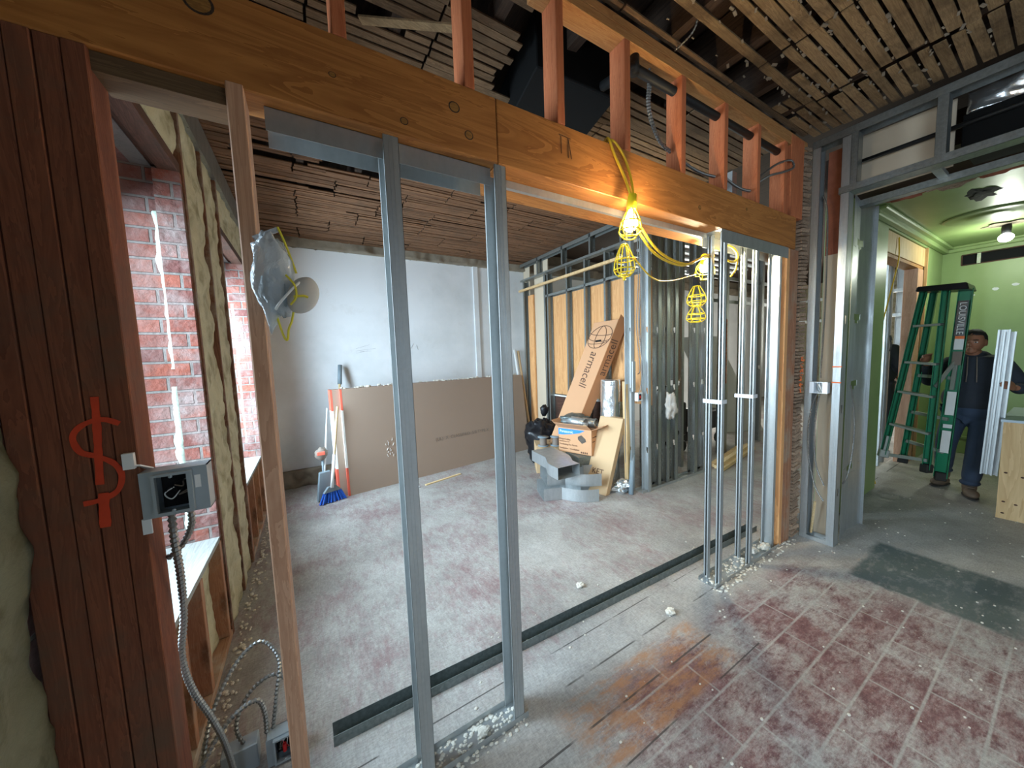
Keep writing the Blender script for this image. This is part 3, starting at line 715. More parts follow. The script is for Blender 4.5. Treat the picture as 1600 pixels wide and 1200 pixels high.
for k, (y0, y1) in enumerate(((1.24, 2.42), (3.28, 4.30), (-2.05, -.65))):
    f = struct(MB().box(-.86, y0, .60, -.83, y0+.05, 2.5).box(-.86, y1-.05, .60, -.83, y1, 2.5).box(-.86, y0+.05, .60, -.83, y1-.05, .65).box(-.86, y0+.05, 2.45, -.83, y1-.05, 2.5).box(-.86, y0+.05, 1.52, -.83, y1-.05, 1.56).build('window_%d' % (k+1), 'white'))
# debris along the left wall
rnd = random.Random(21); mb = MB()
for k in range(330):
    y = rnd.uniform(1.3, 4.9); x = -.46+abs(rnd.gauss(0, .035)); r = rnd.uniform(.003, .011)
    mb.ell((x, y, r*.4), r*rnd.uniform(.8, 1.6), r*rnd.uniform(.8, 1.6), r*.6, 6, 4)
for k in range(260):
    x = rnd.uniform(.12, .67); y = rnd.uniform(1.10, 1.22); r = rnd.uniform(.002, .009); mb.ell((x, y, r*.4), r*1.3, r, r*.6, 6, 4)
for k in range(330):
    x = rnd.uniform(2.1, 3.2); y = rnd.uniform(1.08, 1.25); r = rnd.uniform(.003, .011); mb.ell((x, y, r*.4), r*1.3, r, r*.6, 6, 4)
for k in range(240):
    x = rnd.uniform(.4, 6.5); y = rnd.uniform(.1, 1.6) if x < 3.3 else rnd.uniform(.1, 1.0); r = rnd.uniform(.002, .007); mb.ell((x, y, r*.4), r*1.3, r, r*.6, 6, 4)
o = mb.build('rubble', 'crumb'); tag(o, 'scattered plaster and foam crumbs on the floor', 'rubble'); o['kind'] = 'stuff'
for (x, y, r, lb) in ((1.70, 1.16, .025, 'pale lump of mortar on the floor right of the two tall studs'), (2.86, 1.17, .035, 'white chunk of plaster at the foot of the right post'), (2.74, 1.20, .032, 'white plaster chunk between the slim studs and right post'), (.50, 1.17, .020, 'white plaster chunk in the floor track'), (1.42, 1.62, .022, 'small lump of mortar on the far room floor')):
    o = ori(lump((x, y, r*.6), r, x*9, (1.3, .9, .65)).build('plaster_chunk', 'crumb'), (x, y, 0)); tag(o, lb, 'plaster chunk')

# ------------------------------------------------------------------ bag and dust mask hanging on the pale stud
root = thing('plastic_bag', 'clear plastic bag of grey stuff hanging on the pale wooden stud', 'bag', (-.06, 1.10, 1.86))
def bagshape(c, rx, ry, rz, seed, squash):
    mb = MB(); mb.ell(c, rx, ry, rz, 26, 22, fn=lambda d: (1+.30*noise.fractal(d*2.3+Vector((seed, 0, 0)), 1., 2., 4))*(1-squash*max(0, d.z)**2*.55)); return mb
bagshape((-.066, 1.095, 1.762), .044, .030, .125, 3, .45).build('bag_film', 'plastic', root, True)
bagshape((-.060, 1.095, 1.720), .034, .022, .062, 8, .3).build('bag_contents', 'greyplastic', root, True)
MB().bar((-.10, 1.112, 1.852), (-.045, 1.108, 1.882), .004, .012).build('zip_edge', 'plastic', root)
MB().tube(spline([(-.045, 1.10, 1.885), (-.03, 1.10, 1.84), (-.012, 1.10, 1.77)], 6), .003, 6).build('yellow_strap', 'strapy', root)
root = thing('dust_mask', 'pale cup-shaped dust mask with yellow straps beside the plastic bag', 'mask', (-.01, 1.09, 1.70))
rq = Matrix.Rotation(R(25), 3, 'Y')
MB().ell((-.004, 1.09, 1.712), .040, .034, .052, 20, 14, fn=lambda d: 1-.18*max(0, -d.x), rot=rq).build('mask_cup', 'maskcloth', root, True)
mb = MB(); P = [Vector((-.030, 1.083, 1.705))+rq @ Vector((.012*math.cos(a)-.004, .033*math.sin(a), .046*math.cos(a))) for a in [k*math.pi/12 for k in range(24)]]
mb.tube(P, .0035, 6, closed=True).build('mask_rim', 'label', root, True)
mb = MB()
mb.tube(spline([(-.035, 1.06, 1.755), (-.018, 1.053, 1.73), (-.016, 1.052, 1.70), (-.030, 1.06, 1.68)], 6), .0028, 5)
mb.tube(spline([(-.022, 1.053, 1.70), (0, 1.053, 1.703), (.01, 1.055, 1.70)], 6), .0032, 5)
mb.tube(spline([(-.066, 1.09, 1.67), (-.060, 1.09, 1.635), (-.052, 1.09, 1.60), (-.045, 1.09, 1.592), (-.040, 1.09, 1.62), (-.032, 1.09, 1.64), (-.026, 1.088, 1.665)], 6), .0028, 5)
mb.build('elastic_strap', 'strapy', root)

# ------------------------------------------------------------------ caged string lights
def cage(mb, c, r, h, tilt=None, op=1., n=6, thin=.0028):
    """wire cage hanging down from c: n meridians and two hoops"""
    T = Matrix.Translation(Vector(c)) @ (tilt or Matrix.Identity(4))
    prof = lambda t: r*(.30+.70*math.sin(min(1, t*1.25)*math.pi/2)) if t < .8 else r*(1-.42*((t-.8)/.2)**1.6)
    for k in range(n):
        a = 2*math.pi*k/n; P = [T @ Vector((prof(t)*math.cos(a), prof(t)*math.sin(a), -h*t)) for t in [i/10 for i in range(11)]]
        mb.tube(P, thin, 6)
    for t in (.02, .5, .80, 1.):
        P = [T @ Vector((prof(t)*math.cos(a), prof(t)*math.sin(a), -h*t)) for a in [k*2*math.pi/20 for k in range(20)]]
        mb.tube(P, thin*1.1, 6, closed=True)
    return mb
def work_light(loc, label, lit, tilt=None, r=.048, h=.13, matb='bulb', hooks=True):
    root = thing('caged_work_light', label, 'work light', loc)
    T = Matrix.Translation(Vector(loc)) @ (tilt or Matrix.Identity(4))
    mb = MB(); mb.lathe(0, 0, [(.012, .062), (.019, .058), (.022, .0), (.018, -.01)], 16); mb.v = [tuple(T @ Vector(p)) for p in mb.v]
    mb.build('socket', 'yellow', root, True)
    mb = MB(); cage(mb, loc, r, h, tilt); mb.build('wire_cage', 'yellow', root, True)
    if lit:
        mb = MB(); mb.lathe(0, 0, [(.010, -.008), (.013, -.025), (.024, -.048), (.030, -.068), (.027, -.088), (.014, -.102), (.003, -.105)], 20); mb.v = [tuple(T @ Vector(p)) for p in mb.v]
        o = mb.build('bulb', matb, root, True)
    return root
L1 = (1.285, 1.075, 2.165)
W1 = work_light(L1, 'brightly lit bulb in a yellow wire cage hanging against the beam', True, Matrix.Rotation(R(6), 4, 'Y'))
point('bulb_light', (L1[0]-.005, L1[1]-.005, L1[2]-.07), 190, (1., .74, .42), .03)
rt1 = thing('lamp_guard', 'empty yellow wire guard dangling below the brightly lit bulb', 'lamp guard', (1.236, 1.075, 2.0))
mb = MB(); cage(mb, (1.236, 1.075, 2.00), .045, .135); mb.build('wire_guard', 'yellow', rt1, True)
mb = MB(); mb.tube([(1.236, 1.075, 1.865), (1.236, 1.075, 1.845)], .007, 8); mb.build('latch', 'yellow', rt1)
L2 = (2.345, 1.36, 2.115)
W2 = work_light(L2, 'smaller lit bulb in a yellow cage behind the slim studs', True, Matrix.Rotation(R(-62), 4, 'Y') @ Matrix.Rotation(R(25), 4, 'X'), .062, .15, 'bulb2')
point('bulb_light', (L2[0]+.03, L2[1]-.02, L2[2]-.03), 60, (1., .88, .60), .03)
rt1 = thing('lamp_guard', 'yellow two-lobed wire guard hanging left of the slim studs', 'lamp guard', (2.16, 1.30, 1.93))
mb = MB(); cage(mb, (2.16, 1.30, 1.93), .055, .125); mb.build('wire_guard', 'yellow', rt1, True)
mb = MB(); cage(mb, (2.157, 1.30, 1.802), .055, .10, None, .7); mb.build('lower_guard', 'yellow', rt1, True)
mb = MB(); mb.lathe(2.16, 1.30, [(.010, 1.985), (.020, 1.98), (.022, 1.93), (.016, 1.925)], 14); mb.build('socket', 'black', rt1, True)
o = ori(MB().tube(spline([(1.285, 1.078, 2.22), (1.272, 1.10, 2.30), (1.225, 1.118, 2.40), (1.205, 1.128, 2.46), (1.215, 1.16, 2.475), (1.235, 1.20, 2.46)], 8), .006, 8)
        .tube(spline([(1.300, 1.078, 2.22), (1.315, 1.10, 2.30), (1.295, 1.12, 2.40), (1.235, 1.128, 2.46), (1.225, 1.165, 2.474), (1.225, 1.2, 2.46)], 8), .006, 8).build('power_cord', 'ycord', W1, True), None)
o = ori(MB().tube(spline([(1.31, 1.08, 2.10), (1.45, 1.08, 1.99), (1.72, 1.12, 1.97), (2.02, 1.2, 2.055), (2.28, 1.26, 2.12)], 10), .006, 8)
        .tube(spline([(1.33, 1.085, 2.12), (1.50, 1.09, 2.005), (1.78, 1.13, 1.985), (2.05, 1.2, 2.07), (2.28, 1.27, 2.14)], 10), .006, 8).build('power_cord', 'ycord', W2, True), None)
o = ori(MB().tube(spline([(1.245, 1.08, 2.00), (1.45, 1.10, 1.885), (1.75, 1.2, 1.91), (2.15, 1.30, 2.0)], 10), .0035, 6).build('power_cord', 'ycord', rt1, True), None)
mb = MB(); P = []
for k in range(64):
    a = k*2*math.pi/21; P.append((2.325+.095*math.cos(a)+.003*k/20, 1.185+.008*math.sin(a)+.004*(k//21), 2.118+.052*math.sin(a)+.002*(k//21)))
P += [(2.425, 1.19, 2.08), (2.425, 1.20, 2.03), (2.39, 1.21, 1.99)]
o = ori(mb.tube(P, .006, 8).build('cord_coil', 'ycord', W2, True), None)

# ------------------------------------------------------------------ junction box on the reddish post and its flexible conduit
def jbox(loc, w_, h_, d_, label, group=None, wires=()):
    """loc = front face centre; faces -y"""
    x, y, z = loc; root = thing('junction_box', label, 'junction box', (x, y+d_, z-h_/2))
    e = .0025; mb = MB(); x0, x1, z0, z1 = x-w_/2, x+w_/2, z-h_/2, z+h_/2
    mb.box(x0, y+d_-e, z0, x1, y+d_, z1).box(x0, y+.001, z0, x0+e, y+d_, z1).box(x1-e, y+.001, z0, x1, y+d_, z1).box(x0, y+.001, z0, x1, y+d_, z0+e).box(x0, y+.001, z1-e, x1, y+d_, z1)
    mb.build('box_shell', 'box_metal', root)
    ow, oh = w_*.46, h_*.78; ox = x-.03*w_; mb = MB()
    mb.box(x0, y-.001, z0, ox-ow/2, y+.001, z1).box(ox+ow/2, y-.001, z0, x1, y+.001, z1).box(ox-ow/2, y-.001, z0, ox+ow/2, y+.001, z-oh/2).box(ox-ow/2, y-.001, z+oh/2, ox+ow/2, y+.001, z1)
    mb.build('cover_plate', 'box_metal', root)
    mb = MB(); a, b = ow/2, oh/2; q = .006
    mb.box(ox-a-q, y-.014, z-b-q, ox-a, y, z+b+q).box(ox+a, y-.014, z-b-q, ox+a+q*1.6, y, z+b+q).box(ox-a, y-.014, z-b-q, ox+a, y, z-b).box(ox-a, y-.014, z+b, ox+a, y, z+b+q)
    mb.ell((ox, y-.013, z+b-.002), .004, .002, .004, 8, 6).ell((ox, y-.013, z-b+.002), .004, .002, .004, 8, 6)
    mb.build('raised_ring', 'box_metal', root, False, .0012)
    MB().box(ox-a, y+d_*.6, z-b, ox+a, y+d_*.62, z+b).build('dark_inside', 'black', root)
    rn = random.Random(int(w_*1000)); 
    for i, m_ in enumerate(wires):
        P = [(ox+rn.uniform(-a, a)*.8, y+d_*.3+rn.uniform(-.006, .006), z+rn.uniform(-b, b)*.8) for _ in range(4)]
        MB().tube(spline(P, 6), .0016, 5).build('wire', m_, root, True)
    MB().box(x1-w_*.20, y-.0022, z+.002, x1-w_*.11, y-.001, z+h_*.30).build('sticker', 'label', root)
    return root
J = jbox((-.302, 1.118, 1.228), .122, .112, .05, 'open grey metal junction box fixed to the reddish post', wires=('black', 'inkgrey', 'black', 'label', 'inkgrey'))
MB().box(-.385, 1.116, 1.298, -.366, 1.128, 1.335).bar((-.366, 1.122, 1.305), (-.352, 1.15, 1.288), .02, .003).build('mounting_ear', 'strap', J)
MB().box(-.368, 1.122, 1.135, -.352, 1.127, 1.172).build('mounting_ear', 'strap', J)
J2 = jbox((-.185, 1.50, .06), .12, .11, .05, 'open grey junction box on the floor with a red wire cap inside', wires=('inkgrey', 'black', 'wire_red', 'inkgrey', 'label', 'black'))
MB().tube([(-.190, 1.512, .03), (-.190, 1.512, .06)], .007, 8).build('wire_cap', 'wire_red', J2)
root = thing('junction_box', 'closed plain grey box on the floor left of the open one', 'junction box', (-.325, 1.56, 0))
MB().box(-.385, 1.53, 0.0, -.275, 1.59, .10).build('box_shell', 'box_metal', root, False, .003)
def cable(name, pts, label, r=.009, mat='flex', pitch=.014):
    o = ori(flex(pts, r, pitch).build(name, mat, None, False), pts[0]); return tag(o, label, 'conduit')
cable('flexible_conduit', [(-.322, 1.145, 1.172), (-.324, 1.15, 1.10), (-.332, 1.19, .98), (-.35, 1.24, .84), (-.375, 1.28, .70), (-.372, 1.32, .56), (-.35, 1.36, .42), (-.335, 1.40, .28), (-.33, 1.45, .10), (-.33, 1.45, .01)], 'ribbed steel conduit dropping from the junction box to the floor', .0085)
cable('flexible_conduit', [(-.287, 1.145, 1.172), (-.290, 1.16, 1.13), (-.312, 1.19, 1.08), (-.337, 1.2, 1.045), (-.358, 1.21, 1.03)], 'short ribbed conduit from the junction box into the post side', .0075)
cable('flexible_conduit', [(-.225, 1.545, .112), (-.208, 1.57, .22), (-.195, 1.62, .33), (-.255, 1.66, .405), (-.335, 1.62, .37), (-.39, 1.52, .29), (-.41, 1.45, .16), (-.40, 1.40, .02)], 'tall looping ribbed conduit rising from the floor box', .0075)
cable('flexible_conduit', [(-.245, 1.54, .112), (-.245, 1.545, .19), (-.265, 1.54, .26), (-.33, 1.50, .27), (-.385, 1.43, .24), (-.41, 1.36, .18), (-.385, 1.33, .06), (-.38, 1.33, .01)], 'lower looping ribbed conduit curling left from the floor box', .0085)
cable('flexible_conduit', [(-.318, 1.555, .10), (-.338, 1.57, .16), (-.318, 1.60, .22), (-.27, 1.62, .26), (-.21, 1.62, .27), (-.165, 1.60, .22), (-.145, 1.57, .13), (-.15, 1.53, .05), (-.15, 1.50, .01)], 'ribbed conduit arching from the closed grey box behind the pale stud', .0075)

# ------------------------------------------------------------------ services above the beam
root = thing('black_pipe', 'black iron pipe with an elbow running through the studs above the beam', 'pipe', (1.45, 1.175, 2.865))
MB().tube([(1.44, 1.175, 2.866), (2.96, 1.175, 2.866)], .021, 16).build('pipe_run', 'iron', root, True)
MB().tube([(1.44, 1.175, 2.866), (1.425, 1.176, 2.868), (1.415, 1.20, 2.872), (1.41, 1.36, 2.90)], .024, 16).tube([(1.43, 1.175, 2.84), (1.43, 1.175, 2.925)], .022, 16).build('elbow', 'iron', root, True)
MB().tube([(2.93, 1.175, 2.866), (2.975, 1.175, 2.866)], .027, 16).build('end_cap', 'iron', root, True)
root = thing('black_duct', 'large black duct box hanging between the ceiling joists behind the studs', 'duct', (1.45, 1.6, 2.95))
MB().hexa([(1.06, 1.45, 2.93), (1.50, 1.36, 2.86), (1.62, 1.85, 2.86), (1.16, 2.0, 2.93)], [(1.06, 1.45, 3.2), (1.50, 1.36, 3.2), (1.62, 1.85, 3.2), (1.16, 2.0, 3.2)]).build('duct_body', 'blackduct', root, False, .006)
MB().tube([(1.10, 1.42, 2.91), (1.52, 1.33, 2.84)], .008, 8).build('duct_rim', 'blackduct', root)
cable('armoured_cable', [(1.56, 1.19, 2.955), (1.552, 1.19, 2.85), (1.545, 1.19, 2.76), (1.575, 1.19, 2.67), (1.64, 1.19, 2.60), (1.725, 1.185, 2.565)], 'pair of armoured cables curving down beside the black pipe, left one', .0075, 'flex')
cable('armoured_cable', [(1.585, 1.20, 2.955), (1.578, 1.2, 2.85), (1.57, 1.2, 2.76), (1.60, 1.2, 2.68), (1.66, 1.2, 2.61), (1.728, 1.19, 2.58)], 'armoured cable curving down beside the black pipe, right one', .0075, 'flex')
cable('armoured_cable', [(1.775, 1.18, 2.56), (1.87, 1.18, 2.535), (2.0, 1.18, 2.525), (2.13, 1.18, 2.535)], 'armoured cable low between the studs above the beam', .008, 'flex')
cable('armoured_cable', [(2.18, 1.17, 2.56), (2.27, 1.17, 2.535), (2.4, 1.17, 2.52), (2.52, 1.17, 2.53)], 'armoured cable in the gap before the last short studs', .008, 'flex')
cable('armoured_cable', [(2.565, 1.17, 2.60), (2.70, 1.17, 2.68), (2.83, 1.15, 2.76), (2.95, 1.12, 2.80), (2.975, 1.11, 2.755), (2.85, 1.12, 2.70), (2.70, 1.14, 2.65), (2.58, 1.17, 2.58)], 'grey cable loop reaching to the last orange stud under the pipe end', .007, 'flex')
cable('armoured_cable', [(1.66, .985, 3.27), (1.655, 1.0, 3.15), (1.66, 1.02, 3.02), (1.665, 1.13, 3.0)], 'thin armoured cable hanging out of the ceiling gap', .005, 'flex')
o = ori(MB().bar((2.0, 1.37, 2.475), (2.75, 1.45, 2.72), .05, .05).build('steel_brace', 'galv'), (2, 1.5, 2.62)); tag(o, 'light grey steel brace seen behind the short studs', 'brace')
o = ori(MB().box(2.68, 1.36, 2.45, 2.74, 1.40, 2.78).build('metal_stud', 'galv'), (2.7, 1.38, 2.45)); tag(o, 'short upright steel piece behind the last short studs', 'metal stud')
# loose lath hanging
o = ori(MB().bar((.30, 1.70, 3.01), (.66, 1.45, 2.93), .04, .008).build('loose_lath', 'lath'), (.3, 1.7, 3.0)); tag(o, 'loose lath strip dangling at an angle from the ceiling near the beam', 'lath')
o = ori(MB().bar((.22, 3.10, 3.00), (.60, 3.02, 2.965), .03, .008).build('loose_lath', 'lath_far'), (.22, 3.1, 3.0)); tag(o, 'loose lath strip across a dark gap in the far ceiling', 'lath')

# ------------------------------------------------------------------ far steel wall with plywood (along x = 3.15)
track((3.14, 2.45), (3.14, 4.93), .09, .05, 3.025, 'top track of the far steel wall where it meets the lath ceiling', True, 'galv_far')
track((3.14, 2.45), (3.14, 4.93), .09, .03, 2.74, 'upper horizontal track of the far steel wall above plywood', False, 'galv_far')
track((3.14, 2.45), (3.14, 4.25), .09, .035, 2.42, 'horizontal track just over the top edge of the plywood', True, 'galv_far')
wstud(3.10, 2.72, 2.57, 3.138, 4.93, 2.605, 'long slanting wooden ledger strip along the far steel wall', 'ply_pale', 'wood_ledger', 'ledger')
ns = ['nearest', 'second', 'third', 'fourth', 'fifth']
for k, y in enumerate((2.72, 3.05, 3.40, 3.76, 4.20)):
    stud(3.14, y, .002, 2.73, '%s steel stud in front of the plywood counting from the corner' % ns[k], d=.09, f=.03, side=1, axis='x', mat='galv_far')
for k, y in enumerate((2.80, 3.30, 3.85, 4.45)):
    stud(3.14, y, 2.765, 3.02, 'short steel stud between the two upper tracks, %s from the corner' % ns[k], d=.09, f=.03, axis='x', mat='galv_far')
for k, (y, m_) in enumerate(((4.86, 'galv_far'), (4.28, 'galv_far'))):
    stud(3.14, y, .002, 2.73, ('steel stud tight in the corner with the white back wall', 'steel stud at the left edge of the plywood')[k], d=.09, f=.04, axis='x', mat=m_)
for k, (y0, y1) in enumerate(((2.45, 3.07), (3.08, 3.42), (3.43, 3.79), (3.80, 4.23))):
    o = ori(MB().box(3.236, y0, .92, 3.25, y1, 2.385).build('plywood_sheet', 'ply'), (3.24, y0, .92)); tag(o, '%s orange plywood panel behind the steel studs, counting from the corner studs' % ns[k], 'plywood sheet')
o = ori(MB().box(3.236, 3.2, .0, 3.25, 4.23, .88).build('plywood_sheet', 'oldwood'), (3.24, 3.2, 0)); tag(o, 'darker lower plywood panel beneath the white strip', 'plywood sheet')
o = ori(MB().box(3.225, 3.2, .885, 3.235, 4.23, .905).build('white_strip', 'label'), (3.23, 3.2, .885)); tag(o, 'thin white strip along the bottom of the orange plywood', 'strip')
wstud(3.20, 4.66, .0, 3.235, 4.80, 2.5, 'upright wooden board beside the grey panel in the far corner', 'ply', 'wood_board', 'board')
o = ori(MB().box(3.24, 4.30, 0, 3.255, 4.66, 3.0).build('wall_board', 'beigepanel'), (3.24, 4.3, 0)); tag(o, 'pale grey-beige panel between studs in the far corner', 'panel')
o = ori(MB().box(3.24, 4.80, 0, 3.255, 4.98, 3.0).build('wall_board', 'beigepanel'), (3.24, 4.8, 0)); tag(o, 'narrow beige panel strip next to the white back wall', 'panel')

# ------------------------------------------------------------------ steel stud corner and mechanical wall (near y = 2.4)
KN = (.45, 1.10, 1.75)
track((2.98, 2.36), (4.28, 2.36), .10, .03, .0, 'floor track of the steel stud wall behind the pile of boxes', False, 'galv')
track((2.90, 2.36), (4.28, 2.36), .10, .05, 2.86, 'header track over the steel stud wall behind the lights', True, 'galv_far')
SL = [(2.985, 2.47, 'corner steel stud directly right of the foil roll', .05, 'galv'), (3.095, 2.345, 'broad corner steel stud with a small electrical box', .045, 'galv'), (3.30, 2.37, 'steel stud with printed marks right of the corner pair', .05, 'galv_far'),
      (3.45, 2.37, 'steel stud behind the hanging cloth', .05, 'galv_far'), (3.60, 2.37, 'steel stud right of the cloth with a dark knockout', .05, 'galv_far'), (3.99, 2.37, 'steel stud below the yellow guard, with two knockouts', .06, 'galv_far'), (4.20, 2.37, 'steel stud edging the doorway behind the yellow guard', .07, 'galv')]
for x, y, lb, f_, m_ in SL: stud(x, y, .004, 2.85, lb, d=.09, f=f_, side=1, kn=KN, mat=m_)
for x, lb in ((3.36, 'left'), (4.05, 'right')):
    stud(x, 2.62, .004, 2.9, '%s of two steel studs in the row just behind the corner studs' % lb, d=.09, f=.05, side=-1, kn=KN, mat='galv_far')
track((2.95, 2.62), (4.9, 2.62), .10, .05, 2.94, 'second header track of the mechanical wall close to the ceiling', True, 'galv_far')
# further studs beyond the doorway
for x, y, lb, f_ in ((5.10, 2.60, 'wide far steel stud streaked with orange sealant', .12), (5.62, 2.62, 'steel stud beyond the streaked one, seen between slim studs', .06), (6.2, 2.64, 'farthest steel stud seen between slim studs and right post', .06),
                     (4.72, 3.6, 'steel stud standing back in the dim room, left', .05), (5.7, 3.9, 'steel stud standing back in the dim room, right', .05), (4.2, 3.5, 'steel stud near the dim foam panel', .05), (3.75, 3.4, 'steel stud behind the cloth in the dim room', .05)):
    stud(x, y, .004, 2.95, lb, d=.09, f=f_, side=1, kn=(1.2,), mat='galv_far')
mb = MB(); P = [Vector((5.05, 2.597, z)) for z in [1.05+.05*i for i in range(18)]]
for i, p in enumerate(P): mb.ell((p.x-.0, p.y, p.z), .012+.008*abs(noise.noise(p*7)), .004, .03, 8, 6)
o = ori(mb.build('sealant', 'fir_orange', None, True), (5.05, 2.6, 1.05)); tag(o, 'orange-brown sealant blobs running down a far steel stud', 'sealant')
for k, (x0, x1, y, z) in enumerate(((4.3, 6.9, 2.695, 2.17), (4.3, 6.9, 2.695, 2.50), (3.4, 5.6, 3.2, 2.72), (3.5, 5.8, 3.4, 2.88), (3.3, 5.2, 3.9, 2.60))):
    o = ori(MB().box(x0, y, z, x1, y+.03, z+.045).build('steel_crossbar', 'galv'), (x0, y, z)); tag(o, ['horizontal steel bar behind the yellow guard at head height', 'upper horizontal steel bar beyond the doorway', 'pale crossbar under the dim ceiling, front', 'pale crossbar under the dim ceiling, middle', 'pale crossbar under the dim ceiling, rear'][k], 'crossbar')
for k in range(6):
    o = ori(MB().box(4.3, 3.0+.22*k, 3.0, 7.4, 3.07+.22*k, 3.03).build('ceiling_slat', 'strap'), (4.3, 3+.22*k, 3.0)); tag(o, 'pale metal furring strip under the dim room ceiling', 'furring strip', 'furring strips under the dim room ceiling')
# cloth, electrical box, wires on the corner
root = thing('electrical_box', 'small white electrical box on the corner steel stud beside the foil', 'electrical box', (3.0, 2.40, 1.0))
MB().box(2.935, 2.385, 1.0, 3.01, 2.43, 1.09).build('box_shell', 'strap', root, False, .004); MB().box(2.95, 2.383, 1.015, 2.985, 2.386, 1.075).build('dark_opening', 'black', root); MB().box(2.957, 2.380, 1.03, 2.970, 2.384, 1.06).build('red_insert', 'wire_red', root)
o = ori(MB().box(2.925, 2.44, 1.10, 2.965, 2.455, 1.42).build('shield_plate', 'galv'), (2.94, 2.45, 1.1)); tag(o, 'plain steel plate on the corner stud above the small box', 'plate')
o = ori(lump((3.40, 2.325, .90), .10, 6, (.75, .45, 1.35), .7, 20, 16).build('cloth', 'blanket', None, True) if 'blanket' in M else lump((3.40, 2.325, .90), .10, 6, (.75, .45, 1.35), .7, 20, 16).build('cloth', 'maskcloth', None, True), (3.40, 2.32, .8)); tag(o, 'crumpled off-white cloth stuffed between the steel studs', 'cloth')
for k, (x, y) in enumerate(((3.03, 2.44), (3.06, 2.45), (3.02, 2.46), (3.72, 2.44), (3.75, 2.45))):
    cable('hanging_wire', [(x, y, 2.8), (x+.02, y, 2.3), (x-.015, y, 1.8), (x+.03, y-.01, 1.35), (x, y, 1.08+.1*(k % 3))], ['thin grey cable hanging inside the corner studs, left', 'thin grey cable hanging inside the corner studs, middle', 'thin grey cable hanging inside the corner studs, right', 'thin cable between studs near the yellow guard, left', 'thin cable between studs near the yellow guard, right'][k], .0045, 'flex', .02)
for k, (x, z) in enumerate(((3.46, 1.13), (4.05, 1.10))):
    o = ori(MB().box(x, 2.365, z, x+.035, 2.37, z+.06).build('tag_label', 'label'), (x, 2.365, z)); tag(o, ['small white tag on the stud over the cloth', 'small white tag on the stud under the yellow guard'][k], 'tag')
# things in the dim room beyond
o = ori(MB().box(4.35, 4.3, .0, 4.9, 4.36, 2.2).build('foam_board', 'foam'), (4.6, 4.3, 0)); tag(o, 'yellowish foam-covered panel in the dim room beyond', 'foam panel')
o = ori(MB().hexa([(6.4, 3.3, 0), (6.45, 3.35, 0), (7.1, 3.0, 0), (7.05, 2.95, 0)], [(5.9, 3.9, 1.75), (5.95, 3.95, 1.75), (6.6, 3.6, 1.75), (6.55, 3.55, 1.75)]).build('drywall_sheet', 'white'), (6.6, 3.2, 0)); tag(o, 'pale sheet leaning in the dim room beyond the doorway', 'sheet')
for k, (x, y, h) in enumerate(((4.55, 3.2, .75), (5.5, 3.2, .55))):
    root = thing('wheeled_cart', ['dark cart standing behind the steel studs', 'low dark cart behind the slim studs'][k], 'cart', (x, y, 0))
    MB().box(x-.22, y-.2, .25, x+.22, y+.2, h).build('cart_body', 'blackbag', root, False, .02)
    for sx in (-.18, .18):
        for sy in (-.16, .16): MB().tube([(x+sx, y+sy-.015, .08), (x+sx, y+sy+.015, .08)], .08, 14).bar((x+sx, y+sy, .08), (x+sx, y+sy, .28), .03, .03).build('wheel', 'sole', root)
    MB().tube(spline([(x-.2, y, h), (x-.25, y, h+.15), (x, y, h+.24), (x+.2, y, h+.1)], 6), .012, 8).build('cart_handle', 'iron', root)
for k, (a, b) in enumerate((((4.30, 2.25, .03), (5.60, 2.48, .03)), ((4.33, 2.32, .03), (5.60, 2.56, .03)), ((4.36, 2.40, .03), (5.60, 2.64, .03)), ((4.34, 2.29, .075), (5.55, 2.52, .075)))):
    o = ori(MB().bar(a, b, .058, .04).build('lumber_board', 'pine'), a); tag(o, ['front board of the lumber stack on the floor behind the slim studs', 'middle bottom board of the lumber stack', 'rear bottom board of the lumber stack', 'top board of the small lumber stack'][k], 'board', 'lumber stack on the floor')

